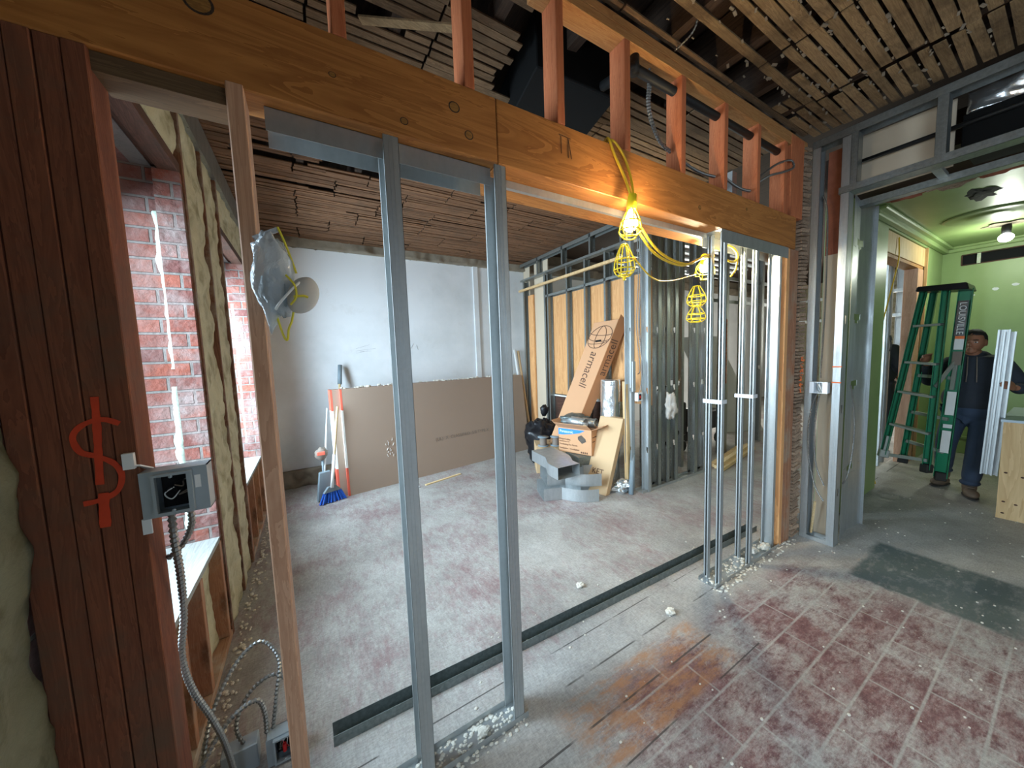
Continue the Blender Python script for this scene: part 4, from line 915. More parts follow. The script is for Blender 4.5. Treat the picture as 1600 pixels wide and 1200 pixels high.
# ------------------------------------------------------------------ drywall stack leaning at the white wall
dA, dB = Vector((.285, 4.20, 0)), Vector((3.00, 4.57, 0)); dl = (dB-dA).normalized(); dn = Vector((-dl.y, dl.x, 0))
names = ['front sheet of the leaning brown drywall stack', 'second sheet of the leaning drywall stack, set slightly left', 'third sheet of the leaning drywall stack', 'rear sheet of the drywall stack against the white wall']
for k in range(4):
    off = dn*(.036*k+.001)+dl*(-.005-.095*(k > 0)); tilt = Vector((0, .19, 1.205)); L = 2.74
    up_ = tilt; th = dn*.034
    root = thing('drywall_sheet', names[k], 'drywall sheet', tuple(dA+off))
    a, b = dA+off, dA+off+dl*L
    MB().hexa([a, b, b+th, a+th], [a+up_, b+up_, b+up_+th, a+up_+th]).build('sheet_body', 'drywall' if k == 0 else 'drywall', root)
    e = dl*.018; f0 = -dn*.001
    for (t0, t1, m_) in ((.0, .26, 'tape_red'), (.26, .80, 'gyp'), (.80, 1., 'tape_red')):
        MB().hexa([a-e*.15+up_*t0+f0, a+e+up_*t0+f0, a+e+up_*t0+th+f0, a-e*.15+up_*t0+th+f0], [a-e*.15+up_*t1+f0, a+e+up_*t1+f0, a+e+up_*t1+th+f0, a-e*.15+up_*t1+th+f0]).build('end_tape', m_, root)
    if k == 0:
        rot = frame(a+dl*1.32+up_*.36+f0*1.5, dl, up_)
        text('printed_text', '(UL)  X  CLASSIFIED  5/8 TYPE X', .062, frame(a+dl*1.55+up_*.36+f0*1.5, dl, up_), 'inkgrey', root)
        mb = MB(); rn = random.Random(4)
        for i in range(16):
            q = a+dl*(.50+rn.uniform(-.04, .05))+up_*rn.uniform(.26, .48)+f0*1.6; mb.bar(q, q+Vector((rn.uniform(-.02, .02), 0, rn.uniform(.01, .04)))+tilt*.0, .002, .006, dn)
        mb.build('chalk_smudge', 'gyp', root)['kind'] = 'stuff'
mb = MB(); rn = random.Random(9)
for k in range(90):
    q = dA+dl*rn.uniform(.02, 2.7)+dn*rn.uniform(.01, .14)+Vector((0, .19, 1.207)); r = rn.uniform(.006, .019); mb.ell(q+Vector((0, 0, r*.5)), r*1.4, r, r*.8, 6, 4)
o = mb.build('plaster_crumbs', 'crumb'); tag(o, 'crumbs of fallen plaster on top of the drywall stack', 'plaster'); o['kind'] = 'stuff'
# pencil scribbles on the white wall
def wallmark(pts, lab, grp=None):
    mb = MB()
    for a, b in pts: mb.bar((a[0], 4.998, a[1]), (b[0], 4.998, b[1]), .002, .006, (0, 1, 0))
    o = ori(mb.build('pencil_mark', 'pencil'), (pts[0][0][0], 4.998, pts[0][0][1])); tag(o, lab, 'pencil mark', grp)
wallmark([((.55, 1.69), (.72, 1.74)), ((.55, 1.66), (.80, 1.69)), ((.55, 1.63), (.70, 1.66)), ((.60, 1.65), (.74, 1.655))], 'pencilled lines on the white wall above the drywall stack')
wallmark([((2.62, 1.45), (2.70, 1.45)), ((2.70, 1.45), (2.70, 1.57)), ((2.70, 1.57), (2.76, 1.57)), ((2.76, 1.57), (2.76, 1.50)), ((2.80, 1.47), (2.90, 1.47)), ((2.84, 1.52), (2.84, 1.44)), ((2.66, 1.40), (2.86, 1.38))], 'pencil sketch on the white wall right of the pilaster strip')
wallmark([((1.28, 1.68), (1.32, 1.75)), ((1.34, 1.70), (1.38, 1.70)), ((1.36, 1.73), (1.38, 1.66))], 'tiny pencil scribble on the white wall beside the middle stud')
# tools at the left end of the stack
root = thing('broom', 'blue-bristled push broom with wooden handle at the end of the drywall stack', 'broom', (.10, 4.14, 0))
MB().tube([(.115, 4.13, .16), (.240, 4.315, 1.02)], .013, 10).build('handle', 'pine', root, True)
MB().tube([(.115, 4.13, .16), (.165, 4.204, .505)], .017, 10).build('handle_sleeve', 'label', root, True)
MB().hexa([(.03, 4.10, .115), (.21, 4.16, .115), (.20, 4.20, .115), (.02, 4.14, .115)], [(.08, 4.12, .175), (.16, 4.15, .175), (.15, 4.18, .175), (.07, 4.15, .175)]).build('broom_head', 'greyplastic', root, False, .004)
mb = MB(); rn = random.Random(2)
for k in range(90):
    t = rn.random(); q = Vector((.03+.17*t, 4.11+.055*t+rn.uniform(-.0, .035), .118)); d = Vector(((t-.5)*.10, -.02+rn.uniform(-.02, .02), -.112)); mb.tube([q, q+d*.6, q+d], .0045, 5)
mb.build('bristles', 'blue', root)
root = thing('dustpan', 'grey long-handled dustpan standing behind the blue broom', 'dustpan', (.0, 4.26, 0))
MB().hexa([(-.03, 4.20, 0), (.13, 4.26, 0), (.12, 4.34, 0), (-.04, 4.28, 0)], [(.01, 4.28, .30), (.12, 4.32, .30), (.11, 4.36, .30), (.0, 4.33, .30)]).build('pan', 'greyplastic', root, False, .006)
MB().tube([(.06, 4.33, .28), (.145, 4.60, .98)], .010, 8).build('handle', 'label', root, True)
root = thing('cut_off_saw', 'dark small power tool resting on a stick by the broom', 'tool', (.03, 4.34, 0))
MB().ell((.045, 4.36, .50), .065, .05, .07, 16, 10, fn=lambda d: 1+.35*noise.noise(d*2)).build('motor_housing', 'inkgrey', root, True)
MB().box(.0, 4.305, .49, .08, 4.33, .53).build('red_cover', 'tape_red', root, False, .005)
MB().tube([(.05, 4.36, .45), (.045, 4.37, .0)], .012, 8).build('shaft', 'greyplastic', root, True)
root = thing('scraper_pole', 'dark grey tube leaning on the white wall above the drywall end', 'pole', (.30, 4.50, 0))
MB().tube([(.19, 4.52, .0), (.315, 4.86, 1.24)], .015, 10).build('pole', 'pine', root, True); MB().tube([(.315, 4.86, 1.24), (.34, 4.93, 1.48)], .026, 12).build('grip', 'greyplastic', root, True)
for k, (x, h) in enumerate(((2.98, 1.62), (3.05, 1.60))):
    o = ori(MB().tube([(x+.08, 4.70, .0), (x, 4.93, h)], .022, 12).build('cardboard_tube', 'label' if k == 0 else 'card_pale', None, True), (x, 4.8, 0)); tag(o, ['white pipe leaning in the far corner past the drywall stack', 'tan pipe leaning in the far corner past the drywall stack'][k], 'pipe')
for k, (a, b, m_) in enumerate((((.85, 4.05, .006), (1.02, 3.98, .006), 'strap'), ((1.10, 4.0, .006), (1.60, 4.12, .006), 'pine'))):
    o = ori(MB().bar(a, b, .03, .012).build('offcut', m_), a); tag(o, ['white metal offcut on the floor before the drywall', 'thin wooden sliver on the floor before the drywall'][k], 'offcut')

# ------------------------------------------------------------------ pile of boxes
root = thing('trash_bag', 'black trash bag slumped behind the wire spools', 'trash bag', (2.80, 3.95, 0))
mb = MB(); mb.ell((2.80, 3.95, .34), .25, .22, .36, 30, 24, fn=lambda d: (1+.28*noise.fractal(d*2.2+Vector((4, 1, 0)), 1., 2.2, 4))*(1-.35*max(0, d.z)**3)); mb.v = [(x, y, max(z, .002)) for x, y, z in mb.v]
mb.build('bag', 'blackbag', root, True); MB().ell((2.84, 3.93, .73), .06, .05, .08, 12, 8, fn=lambda d: 1+.5*noise.noise(d*3)).build('tied_neck', 'blackbag', root, True)
def rbox(org, ax, ay, h):   # rotated box corners from floor corner org, edge vectors ax, ay
    o_, a_, b_ = Vector(org), Vector(ax), Vector(ay); z = Vector((0, 0, h)) if not isinstance(h, Vector) else h
    return MB().hexa([o_, o_+a_, o_+a_+b_, o_+b_], [o_+z, o_+a_+z, o_+a_+b_+z, o_+b_+z])
o = ori(rbox((2.42, 3.55, 0), (.40, -.22, 0), (.16, .28, 0), .36).build('cardboard_box', 'card_pale', None, False, .003), (2.5, 3.5, 0)); tag(o, 'plain carton under the wire spools, behind the sheet-metal fittings', 'box')
def spool(c, lb):
    root = thing('wire_spool', lb, 'spool', c); x, y, z = c
    MB().lathe(x, y, [(.07, z), (.07, z+.01), (.02, z+.01)], 20).lathe(x, y, [(.02, z+.11), (.07, z+.11), (.07, z+.12)], 20).build('flanges', 'greyplastic', root, True)
    mb = MB(); mb.lathe(x, y, [(.047, z+.011+i*.0049) if i % 2 else (.043, z+.011+i*.0049) for i in range(21)], 20); mb.build('wound_wire', 'inkgrey', root, True)
spool((2.50, 3.50, .362), 'grey wire spool at the left on the plain carton'); spool((2.64, 3.42, .362), 'taller-looking grey wire spool just left of the printed carton')
# flat pale carton leaning right
fa = Vector((2.61, 2.54, 0)); fb = Vector((2.555, 2.83, 0)); tl = Vector((.31, .03, .79))
root = thing('flat_carton', 'flat pale cardboard box leaning against the corner studs', 'box', tuple(fa))
th = Vector((.075, .015, 0)); MB().hexa([fa, fa+th, fb+th, fb], [fa+tl, fa+tl+th, fb+tl+th, fb+tl]).build('carton', 'card_pale', root, False, .003)
ny = (fa-fb).normalized()
text('printed_text', 'KET', .085, frame(fb*.55+fa*.45+tl*.27-Vector((.003, 0, 0)), ny, tl), 'ink', root)
# printed carton with an open top
A, B_, D = Vector((2.52, 3.205, .362)), Vector((2.668, 2.80, .362)), Vector((2.862, 2.872, .362)); h = .292
eA = B_-A; eD = D-B_; nl = eA.normalized(); nr = eD.normalized(); Cc = A+eD; Z = Vector((0, 0, 1))
root = thing('printed_carton', 'open tan carton with a blue printed band, heaped with duct pieces', 'box', tuple(B_))
def wall(p, q, inn, hh=h): t = inn*.004; return MB().hexa([p, q, q+t, p+t], [p+Z*hh, q+Z*hh, q+t+Z*hh, p+t+Z*hh])
wall(A, B_, nr).build('front_panel', 'card', root); wall(B_, D, -nl).build('side_panel', 'card', root); wall(D, Cc, -nr).build('rear_panel', 'card', root); wall(Cc, A, nl).build('left_panel', 'card', root)
MB().hexa([A, B_, D, Cc], [A+Z*.004, B_+Z*.004, D+Z*.004, Cc+Z*.004]).build('bottom_panel', 'card', root)
def flap(p, q, d, nm='flap'): return MB().hexa([p, q, q+d, p+d], [p+Vector((0, 0, .004)), q+Vector((0, 0, .004)), q+d+Vector((0, 0, .004)), p+d+Vector((0, 0, .004))]).build(nm, 'card', root)
flap(A+Z*h, B_+Z*h, -nr*.11+Z*.07); flap(B_+Z*h, D+Z*h, nl*.13+Z*.05); flap(D+Z*h, Cc+Z*h, nr*.12+Z*.01); flap(Cc+Z*h, A+Z*h, -nl*.10+Z*.07)
fo = -nr*.0015; L = eA.length
band = [A+Z*(h-.012)+fo, A+eA*.80+Z*(h-.012)+fo, A+eA*.66+Z*(h-.045)+fo, A+eA*.40+Z*(h-.070)+fo, A+eA*.15+Z*(h-.085)+fo, A+Z*(h-.088)+fo]
MB().poly(band, fo*.3).build('blue_band', 'blue_ink', root)
text('brand_text', 'Panasonic', .046, frame(A+eA*.25+Z*(h-.045)+fo*2, eA, Z), 'label', root)
for i, (s, sz, tx, tz) in enumerate((('WhisperCeiling', .026, .18, .155), ('Ventilation fan', .024, .18, .128), ('Ventilating Fan Series', .028, .30, .093), ('Ventilador - Ventilateur', .028, .33, .045))):
    text('printed_text', s, sz, frame(A+eA*tx+Z*tz+fo*2, eA, Z), 'ink', root)
MB().hexa([A+eA*.60+Z*.17+fo, A+eA*.72+Z*.125+fo, A+eA*.84+Z*.155+fo, A+eA*.72+Z*.195+fo], [A+eA*.60+Z*.20+fo, A+eA*.70+Z*.155+fo, A+eA*.82+Z*.185+fo, A+eA*.70+Z*.225+fo]).build('printed_picture', 'inkgrey', root)
for i in range(4): MB().hexa(*[[A+eA*(.68+.055*i+dx)+Z*zz+fo*1.2+fo*k_ for dx, k_ in ((0, 0), (.035, 0), (.035, .3), (0, .3))] for zz in (.012, .032)]).build('printed_symbol', 'ink', root)
so = -nl*-.0015
sd = nl*.0015
MB().hexa(*[[B_+eD*t+Z*zz+sd*k_ for t, k_ in ((.60, .2), (.97, .2), (.97, 1), (.60, 1))] for zz in (.02, .17)]).build('shipping_label', 'label', root)
MB().hexa(*[[B_+eD*t+Z*zz+sd*k_ for t, k_ in ((.66, 1.1), (.84, 1.1), (.84, 1.3), (.66, 1.3))] for zz in (.07, .10)]).build('barcode', 'inkgrey', root)
for zz, ww in ((.20, .5), (.15, .3)): MB().hexa(*[[B_+eD*t+Z*z_+sd*k_ for t, k_ in ((.10, .2), (.10+ww, .2), (.10+ww, 1), (.10, 1))] for z_ in (zz, zz+.010)]).build('printed_line', 'ink', root)
# duct pieces on the carton
ct = (A+D)/2+Z*(h+.03)
def hoop(p, q, r, lb, m_='galv', nm='round_duct'):
    p, q = Vector(p), Vector(q); root = thing(nm, lb, 'duct', tuple((p+q)/2))
    d = (q-p).normalized(); mb = MB(); seg = 22; ref = d.cross(Vector((0, 0, 1))).normalized(); c = d.cross(ref); vs = []; fs = []
    for e, rr in ((p, r), (q, r), (q, r*.94), (p, r*.94)):
        vs += [e+(ref*math.cos(2*math.pi*k/seg)+c*math.sin(2*math.pi*k/seg))*rr for k in range(seg)]
    for i in range(4):
        j = (i+1) % 4
        for k in range(seg): l = (k+1) % seg; fs.append((i*seg+k, i*seg+l, j*seg+l, j*seg+k))
    mb.add(vs, fs); mb.build('duct_wall', m_, root, True)
    MB().tube([q-d*.012+(ref*math.cos(a)+c*math.sin(a))*r*1.0 for a in [k*2*math.pi/seg for k in range(seg)]], .005, 6, closed=True).build('duct_bead', m_, root, True)
hoop(A+eD*.5+eA*.08+Z*(h+.075), A+eD*.35+eA*.74+Z*(h+.055), .058, 'shiny round duct piece lying at the front on the printed carton')
hoop(A+eD*.9+eA*.35+Z*(h+.05), A+eD*.95+eA*.92+Z*(h+.045), .055, 'round duct piece at the right on the printed carton', 'galv_far')
o = ori(lump(tuple(A+eD*1.0+eA*.25+Z*(h+.085)), .12, 14, (1.5, 1.0, .42), .6, 20, 12).build('plastic_wrap', 'galv_dark', None, True), tuple(A+eD+Z*h)); tag(o, 'dark crumpled wrap draped behind the duct pieces on the carton', 'plastic wrap')
# tall carton leaning at the plywood, with a globe emblem
TLc, TRc = Vector((2.985, 3.06, 1.885)), Vector((3.115, 2.80, 1.905)); ln = Vector((.305, -.36, 1.185)); ln2 = ln
BLc, BRc = TLc-ln*1.26, TRc-ln2*1.26; wdv = (TRc-TLc); inn = wdv.cross(ln).normalized(); inn = inn if inn.x > 0 else -inn
dep = Vector((.125, .10, -.02))
root = thing('tall_carton', 'tall printed cardboard box leaning against the plywood wall', 'box', tuple((BLc+BRc)/2))
dep2 = Vector((.125, -.030, -.035))
MB().hexa([BLc, BRc, BRc+dep2, BLc+dep2], [TLc, TRc, TRc+dep2, TLc+dep2]).build('carton', 'card', root, False, .002)
up2 = (TRc-BRc).normalized(); s0 = Vector((.02, -.035, 0))
sn = up2.cross(dep2).normalized(); sn = sn if sn.y < 0 else -sn; f3 = dep2.normalized()
MB().hexa([BRc+f3*.004+sn*.001, BRc+f3*.128+sn*.001, BRc+f3*.128+sn*.004, BRc+f3*.004+sn*.004], [TRc+up2*.06+f3*.004+sn*.001, TRc+up2*.0+f3*.128+sn*.001, TRc+up2*.0+f3*.128+sn*.004, TRc+up2*.06+f3*.004+sn*.004]).build('side_flap', 'card_dark', root)
wn = wdv.normalized(); fnn = wn.cross(up2).normalized()
if fnn.x > 0: fnn = -fnn
fr0 = (TLc+TRc)/2+fnn*.003
def fp(u, v): return fr0+wn*u-up2*v
mb = MB(); cR = .140; cu, cv = .0, .20
def ring(fx, fy, n=28, a0=0., a1=2*math.pi, th_=.0035):
    P = [fp(cu+fx(a), cv+fy(a)) for a in [a0+(a1-a0)*k/n for k in range(n+1)]]
    for p, q in zip(P[:-1], P[1:]): mb.bar(p, q, .0015, th_*2, fnn) if False else mb.bar(p, q, th_*2, .0012, fnn)
ring(lambda a: cR*math.cos(a), lambda a: cR*math.sin(a))
ring(lambda a: cR*.5*math.cos(a)+.015*math.sin(a), lambda a: cR*math.sin(a), a0=-math.pi/2, a1=math.pi/2)
ring(lambda a: -cR*.35*math.cos(a), lambda a: cR*math.sin(a), a0=-math.pi/2, a1=math.pi/2)
ring(lambda a: cR*math.cos(a), lambda a: -.05+.03*math.sin(a)+.02*math.cos(a), a0=0, a1=math.pi)
ring(lambda a: cR*.98*math.cos(a), lambda a: .01+.045*math.sin(a)+.02*math.cos(a), a0=0, a1=math.pi)
ring(lambda a: cR*.80*math.cos(a), lambda a: .065+.02*math.sin(a), a0=0, a1=math.pi)
mb.build('globe_emblem', 'ink', root)
MB().bar(fp(-.035, .250), fp(.035, .247), .022, .003, fnn).build('hand_hole', 'black', root)
text('brand_text', 'armacell', .135, frame(fp(.01, .62), -up2, wn), 'ink', root)
text('brand_text', 'armacell', .135, frame(TRc-up2*.46+f3*.062+sn*.0055, up2, -f3), 'ink', root)
MB().tube([fp(.075, .28), fp(.078, .28)], .006, 10).build('printed_dot', 'ink', root)
# foil roll and insulation behind
root = thing('foil_roll', 'shiny silver foil-faced insulation roll standing behind the leaning box', 'foil roll', (3.0, 2.83, 0))
mb = MB(); vs = []; fs = []; nz, na = 60, 32
for i in range(nz+1):
    z = 1.21*i/nz
    for k in range(na):
        a = 2*math.pi*k/na; r = .118*(1+.07*noise.fractal(Vector((math.cos(a)*2, math.sin(a)*2, z*7)), 1., 2., 4)); vs.append((2.975+z*.03+r*math.cos(a)*.9, 2.835+r*math.sin(a), z))
for i in range(nz):
    for k in range(na): l = (k+1) % na; fs.append((i*na+k, i*na+l, (i+1)*na+l, (i+1)*na+k))
fs += [tuple(range(na))[::-1], tuple(nz*na+k for k in range(na))]
mb.add(vs, fs).build('foil_wrap', 'foil', root, True)
o = ori(lump((2.86, 2.53, .06), .09, 31, (1.2, .8, .7), .8, 20, 14).build('foil_scrap', 'foil', None, False), (2.86, 2.53, 0)); tag(o, 'crumpled scrap of silver foil on the floor by the corner studs', 'foil')
o = ori(MB().tube([(2.86, 2.42, .0), (2.99, 2.50, .44)], .026, 14).build('grey_pipe', 'greyplastic', None, True), (2.9, 2.45, 0)); tag(o, 'short dark grey pipe leaning on the corner stud base', 'pipe')
o = ori(rbox((2.93, 2.51, 0), (.05, 0, 0), (0, .05, 0), Vector((.02, .05, 1.2))).build('wood_board', 'ply_pale'), (2.93, 2.5, 0)); tag(o, 'narrow pale board standing between the foil roll and corner stud', 'board')
# galvanised offset fittings, stacked
def fitting(name, lb, P, wd_, z0, hh, openend=True, top=True, m_='galv'):
    """rectangular duct offset: S-shaped in plan between P[0] and P[-1], width wd_, height hh"""
    C_ = spline(P, 8); n = len(C_); Lp = []; Rp = []
    for i, p in enumerate(C_):
        d = (C_[min(i+1, n-1)]-C_[max(i-1, 0)]).normalized(); s = Vector((-d.y, d.x, 0)); Lp.append(Vector((p.x, p.y, 0))+s*wd_/2); Rp.append(Vector((p.x, p.y, 0))-s*wd_/2)
    root = thing(name, lb, 'duct fitting', (C_[0].x, C_[0].y, z0)); t = .0016
    for side, nm in ((Lp, 'cheek'), (Rp, 'cheek')):
        mb = MB(); vs = []; fs = []
        for i, p in enumerate(side):
            d = (side[min(i+1, n-1)]-side[max(i-1, 0)]).normalized(); s = Vector((-d.y, d.x, 0))*t
            vs += [(p.x, p.y, z0), (p.x, p.y, z0+hh), (p.x+s.x, p.y+s.y, z0+hh), (p.x+s.x, p.y+s.y, z0)]
        for i in range(n-1):
            for k in range(4): fs.append((4*i+k, 4*i+(k+1) % 4, 4*i+4+(k+1) % 4, 4*i+4+k))
        fs += [(0, 1, 2, 3), (4*n-4, 4*n-1, 4*n-2, 4*n-3)]
        mb.add(vs, fs).build(nm, m_, root)
    for zz, nm, do in ((z0, 'bottom_plate', True), (z0+hh-t, 'top_plate', top)):
        if not do: continue
        vs = []; fs = []
        for a, b in zip(Lp, Rp): vs += [(a.x, a.y, zz), (b.x, b.y, zz), (b.x, b.y, zz+t), (a.x, a.y, zz+t)]
        for i in range(n-1):
            for k in range(4): fs.append((4*i+k, 4*i+(k+1) % 4, 4*i+4+(k+1) % 4, 4*i+4+k))
        fs += [(0, 1, 2, 3), (4*n-4, 4*n-1, 4*n-2, 4*n-3)]
        MB().add(vs, fs).build(nm, m_, root)
    return root
fitting('duct_fitting', 'top S-shaped sheet-metal duct fitting in the stack', [(2.33, 3.30, 0), (2.31, 3.10, 0), (2.29, 2.95, 0), (2.23, 2.84, 0), (2.19, 2.76, 0), (2.18, 2.62, 0)], .27, .272, .125)
fitting('duct_fitting', 'middle sheet-metal duct fitting of the stack, open toward the flat carton', [(2.12, 2.98, 0), (2.25, 2.93, 0), (2.34, 2.90, 0), (2.42, 2.80, 0), (2.48, 2.72, 0), (2.60, 2.66, 0)], .30, .137, .13, top=False)
fitting('duct_fitting', 'bottom sheet-metal duct fitting standing on the floor', [(2.05, 2.95, 0), (2.18, 2.90, 0), (2.28, 2.86, 0), (2.34, 2.76, 0), (2.40, 2.68, 0), (2.52, 2.62, 0)], .30, .002, .13, top=False)
o = ori(rbox((2.50, 3.02, 0), (.25, -.08, 0), (.10, .22, 0), .245).build('dark_box', 'iron', None, False, .003), (2.6, 3, 0)); tag(o, 'dark metal box hidden under the printed carton', 'box')
o = ori(rbox((2.52, 2.86, .246), (.28, -.03, 0), (.06, .30, 0), .112).build('dark_box', 'galv_dark', None, False, .003), (2.6, 3, .246)); tag(o, 'shiny dark metal housing directly beneath the printed carton', 'box')
# ------------------------------------------------------------------ old wall end with stacked lath ends
struct(MB().box(3.22, 1.16, 0, 3.29, 1.30, 3.02).build('wall_end', 'mortar'))
rnd = random.Random(31); mb = MB(); z = .01
while z < 2.95:
    hh = rnd.uniform(.022, .034); sag = .25 if z < 1.0 else .05
    mb.hexa([(3.195, 1.128+rnd.uniform(-.006, .008), z), (3.285, 1.118+rnd.uniform(-.01, .012), z+sag*.09*rnd.uniform(.5, 1.4)), (3.285, 1.165, z+sag*.08), (3.195, 1.165, z)],
            [(3.195, 1.128+rnd.uniform(-.006, .008), z+hh*.75), (3.285, 1.118+rnd.uniform(-.01, .012), z+hh*.75+sag*.09*rnd.uniform(.5, 1.4)), (3.285, 1.165, z+hh*.75+sag*.08), (3.195, 1.165, z+hh*.75)])
    z += hh
struct(mb.build('trim_6', 'lath_end'))
mb = MB(); rn = random.Random(8)
for k in range(34):
    z = rn.uniform(1.16, 1.44); y = 1.113+rn.uniform(-.001, .001); x = 3.20+rn.uniform(0, .05); mb.box(x, y, z, x+rn.uniform(.01, .03), y+.002, z+rn.uniform(.005, .016))
o = ori(mb.build('orange_marking', 'orange_mark'), (3.2, 1.11, 1.16)); tag(o, 'orange spray marking on the edge of the stacked lath ends', 'marking'); o['kind'] = 'stuff'
# ------------------------------------------------------------------ steel door frame wall (x = 3.3) with box header
track((3.295, .905), (3.295, 1.115), .10, .03, .0, 'short floor track of the door frame beside the lath ends', False)
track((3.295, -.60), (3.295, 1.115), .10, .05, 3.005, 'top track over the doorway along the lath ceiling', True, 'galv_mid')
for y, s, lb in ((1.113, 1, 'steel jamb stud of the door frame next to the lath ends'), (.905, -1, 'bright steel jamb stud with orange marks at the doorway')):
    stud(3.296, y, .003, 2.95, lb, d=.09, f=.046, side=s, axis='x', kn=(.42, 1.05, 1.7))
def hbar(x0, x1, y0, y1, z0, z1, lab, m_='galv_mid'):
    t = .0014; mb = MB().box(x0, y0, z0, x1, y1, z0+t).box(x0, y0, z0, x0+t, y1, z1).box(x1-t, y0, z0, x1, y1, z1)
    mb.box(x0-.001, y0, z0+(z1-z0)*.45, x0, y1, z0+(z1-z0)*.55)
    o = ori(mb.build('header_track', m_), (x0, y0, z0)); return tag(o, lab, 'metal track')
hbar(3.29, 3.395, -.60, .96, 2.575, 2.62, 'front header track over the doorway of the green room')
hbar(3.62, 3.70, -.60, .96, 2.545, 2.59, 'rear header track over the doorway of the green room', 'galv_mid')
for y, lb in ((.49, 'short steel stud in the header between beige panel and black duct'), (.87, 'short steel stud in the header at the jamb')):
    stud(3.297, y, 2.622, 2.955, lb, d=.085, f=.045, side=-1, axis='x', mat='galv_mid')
o = ori(MB().box(3.40, .52, 2.575, 3.62, .56, 2.60).build('cross_stud', 'galv'), (3.5, .54, 2.575)); tag(o, 'short steel cross piece linking the two header tracks', 'metal stud')
# rear jamb: wide bright steel with knockouts
root = thing('steel_jamb', 'wide bright steel jamb with knockout holes deep in the doorway', 'metal stud', (3.7, .93, 0))
mb = MB(); x0, x1, y = 3.47, 3.93, .93; kz = [.52, 1.20, 1.72, 2.28]; zs = [0]
for q in kz: zs += [q-.035, q+.035]
zs.append(2.6)
def curve_y(x): return y-.012*math.cos((x-x0)/(x1-x0)*math.pi*2)
def wb(a, b, z0, z1):
    n = 4
    for i in range(n):
        p, q = a+(b-a)*i/n, a+(b-a)*(i+1)/n; mb.hexa([(p, curve_y(p), z0), (q, curve_y(q), z0), (q, curve_y(q)+.0015, z0), (p, curve_y(p)+.0015, z0)], [(p, curve_y(p), z1), (q, curve_y(q), z1), (q, curve_y(q)+.0015, z1), (p, curve_y(p)+.0015, z1)])
for i in range(0, len(zs), 2): wb(x0, x1, zs[i], zs[i+1])
for q in kz: wb(x0, x0+.16, q-.035, q+.035); wb(x0+.30, x1, q-.035, q+.035); wb(x0+.16, x0+.20, q-.035, q-.01); wb(x0+.26, x0+.30, q-.035, q-.01)
mb.build('jamb_web', 'galv', root); MB().box(x1, y-.03, 0, x1+.002, y+.05, 2.6).build('jamb_flange', 'galv', root)
# inside the jamb: old plaster, wiring
o = ori(MB().box(3.44, .975, 0, 3.46, 1.07, 2.2).build('plaster_board', 'beigepanel'), (3.45, 1.0, 0)); tag(o, 'beige old plaster strip between the two door jamb studs', 'plaster strip')
o = ori(MB().box(3.45, .985, 2.2, 3.465, 1.07, 2.95).build('broken_plaster', 'terracotta'), (3.45, 1.0, 2.2)); tag(o, 'broken reddish plaster high between the door jamb studs', 'plaster strip')
o = ori(MB().bar((3.36, 1.06, .03), (3.34, 1.035, .30), .012, .012).build('thin_stick', 'pine'), (3.36, 1.06, .03)); tag(o, 'thin pale stick standing at the foot of the door jamb studs', 'stick')
root = thing('electrical_box', 'small white open electrical box between the door jamb studs', 'electrical box', (3.29, 1.02, 1.165))
mb = MB().box(3.262, .965, 1.165, 3.264+.05, .968, 1.25).box(3.262, 1.067, 1.165, 3.314, 1.07, 1.25).box(3.262, .965, 1.165, 3.314, 1.07, 1.168).box(3.262, .965, 1.247, 3.314, 1.07, 1.25).box(3.31, .965, 1.165, 3.314, 1.07, 1.25)
mb.build('box_shell', 'strap', root); MB().box(3.258, .965, 1.165, 3.262, .995, 1.25).build('cover_strip', 'strap', root); MB().box(3.258, 1.045, 1.165, 3.262, 1.07, 1.25).build('cover_strip', 'strap', root)
for i in range(3): MB().tube(spline([(3.30, 1.0+.012*i, 1.17), (3.27, 1.01+.008*i, 1.21), (3.29, 1.035-.006*i, 1.245)], 5), .003, 5).build('wire', 'greyplastic' if i else 'label', root)
for pts, lb in (([(3.30, 1.035, 1.165), (3.283, 1.06, 1.05), (3.28, 1.075, .85), (3.283, 1.06, .62), (3.285, 1.02, .44), (3.288, .97, .34)], 'long cable loop under the small door jamb box, outer'),
                ([(3.30, 1.02, 1.165), (3.29, 1.035, 1.0), (3.29, 1.04, .8), (3.29, 1.02, .6), (3.29, .97, .46)], 'inner cable loop under the small door jamb box'),
                ([(3.45, .89, 1.22), (3.44, .87, 1.10), (3.44, .855, .9), (3.44, .862, .7), (3.44, .88, .54), (3.44, .905, .46)], 'cable loop hanging in front of the wide steel jamb'),
                ([(3.34, 1.06, 2.62), (3.33, 1.03, 2.5), (3.325, 1.02, 2.2), (3.33, 1.02, 1.8), (3.33, 1.03, 1.27)], 'twisted cable running down inside the door jamb')):
    cable('hanging_cable', pts, lb, .0055, 'flex', .012)
for z in (1.36, 1.245):
    o = ori(MB().box(3.286, .900, z, 3.2945, .952, z+.008).build('orange_mark_line', 'orange_mark'), (3.29, .92, z)); tag(o, ['upper', 'lower'][z < 1.3]+' orange line marked across the bright door jamb stud', 'marking')
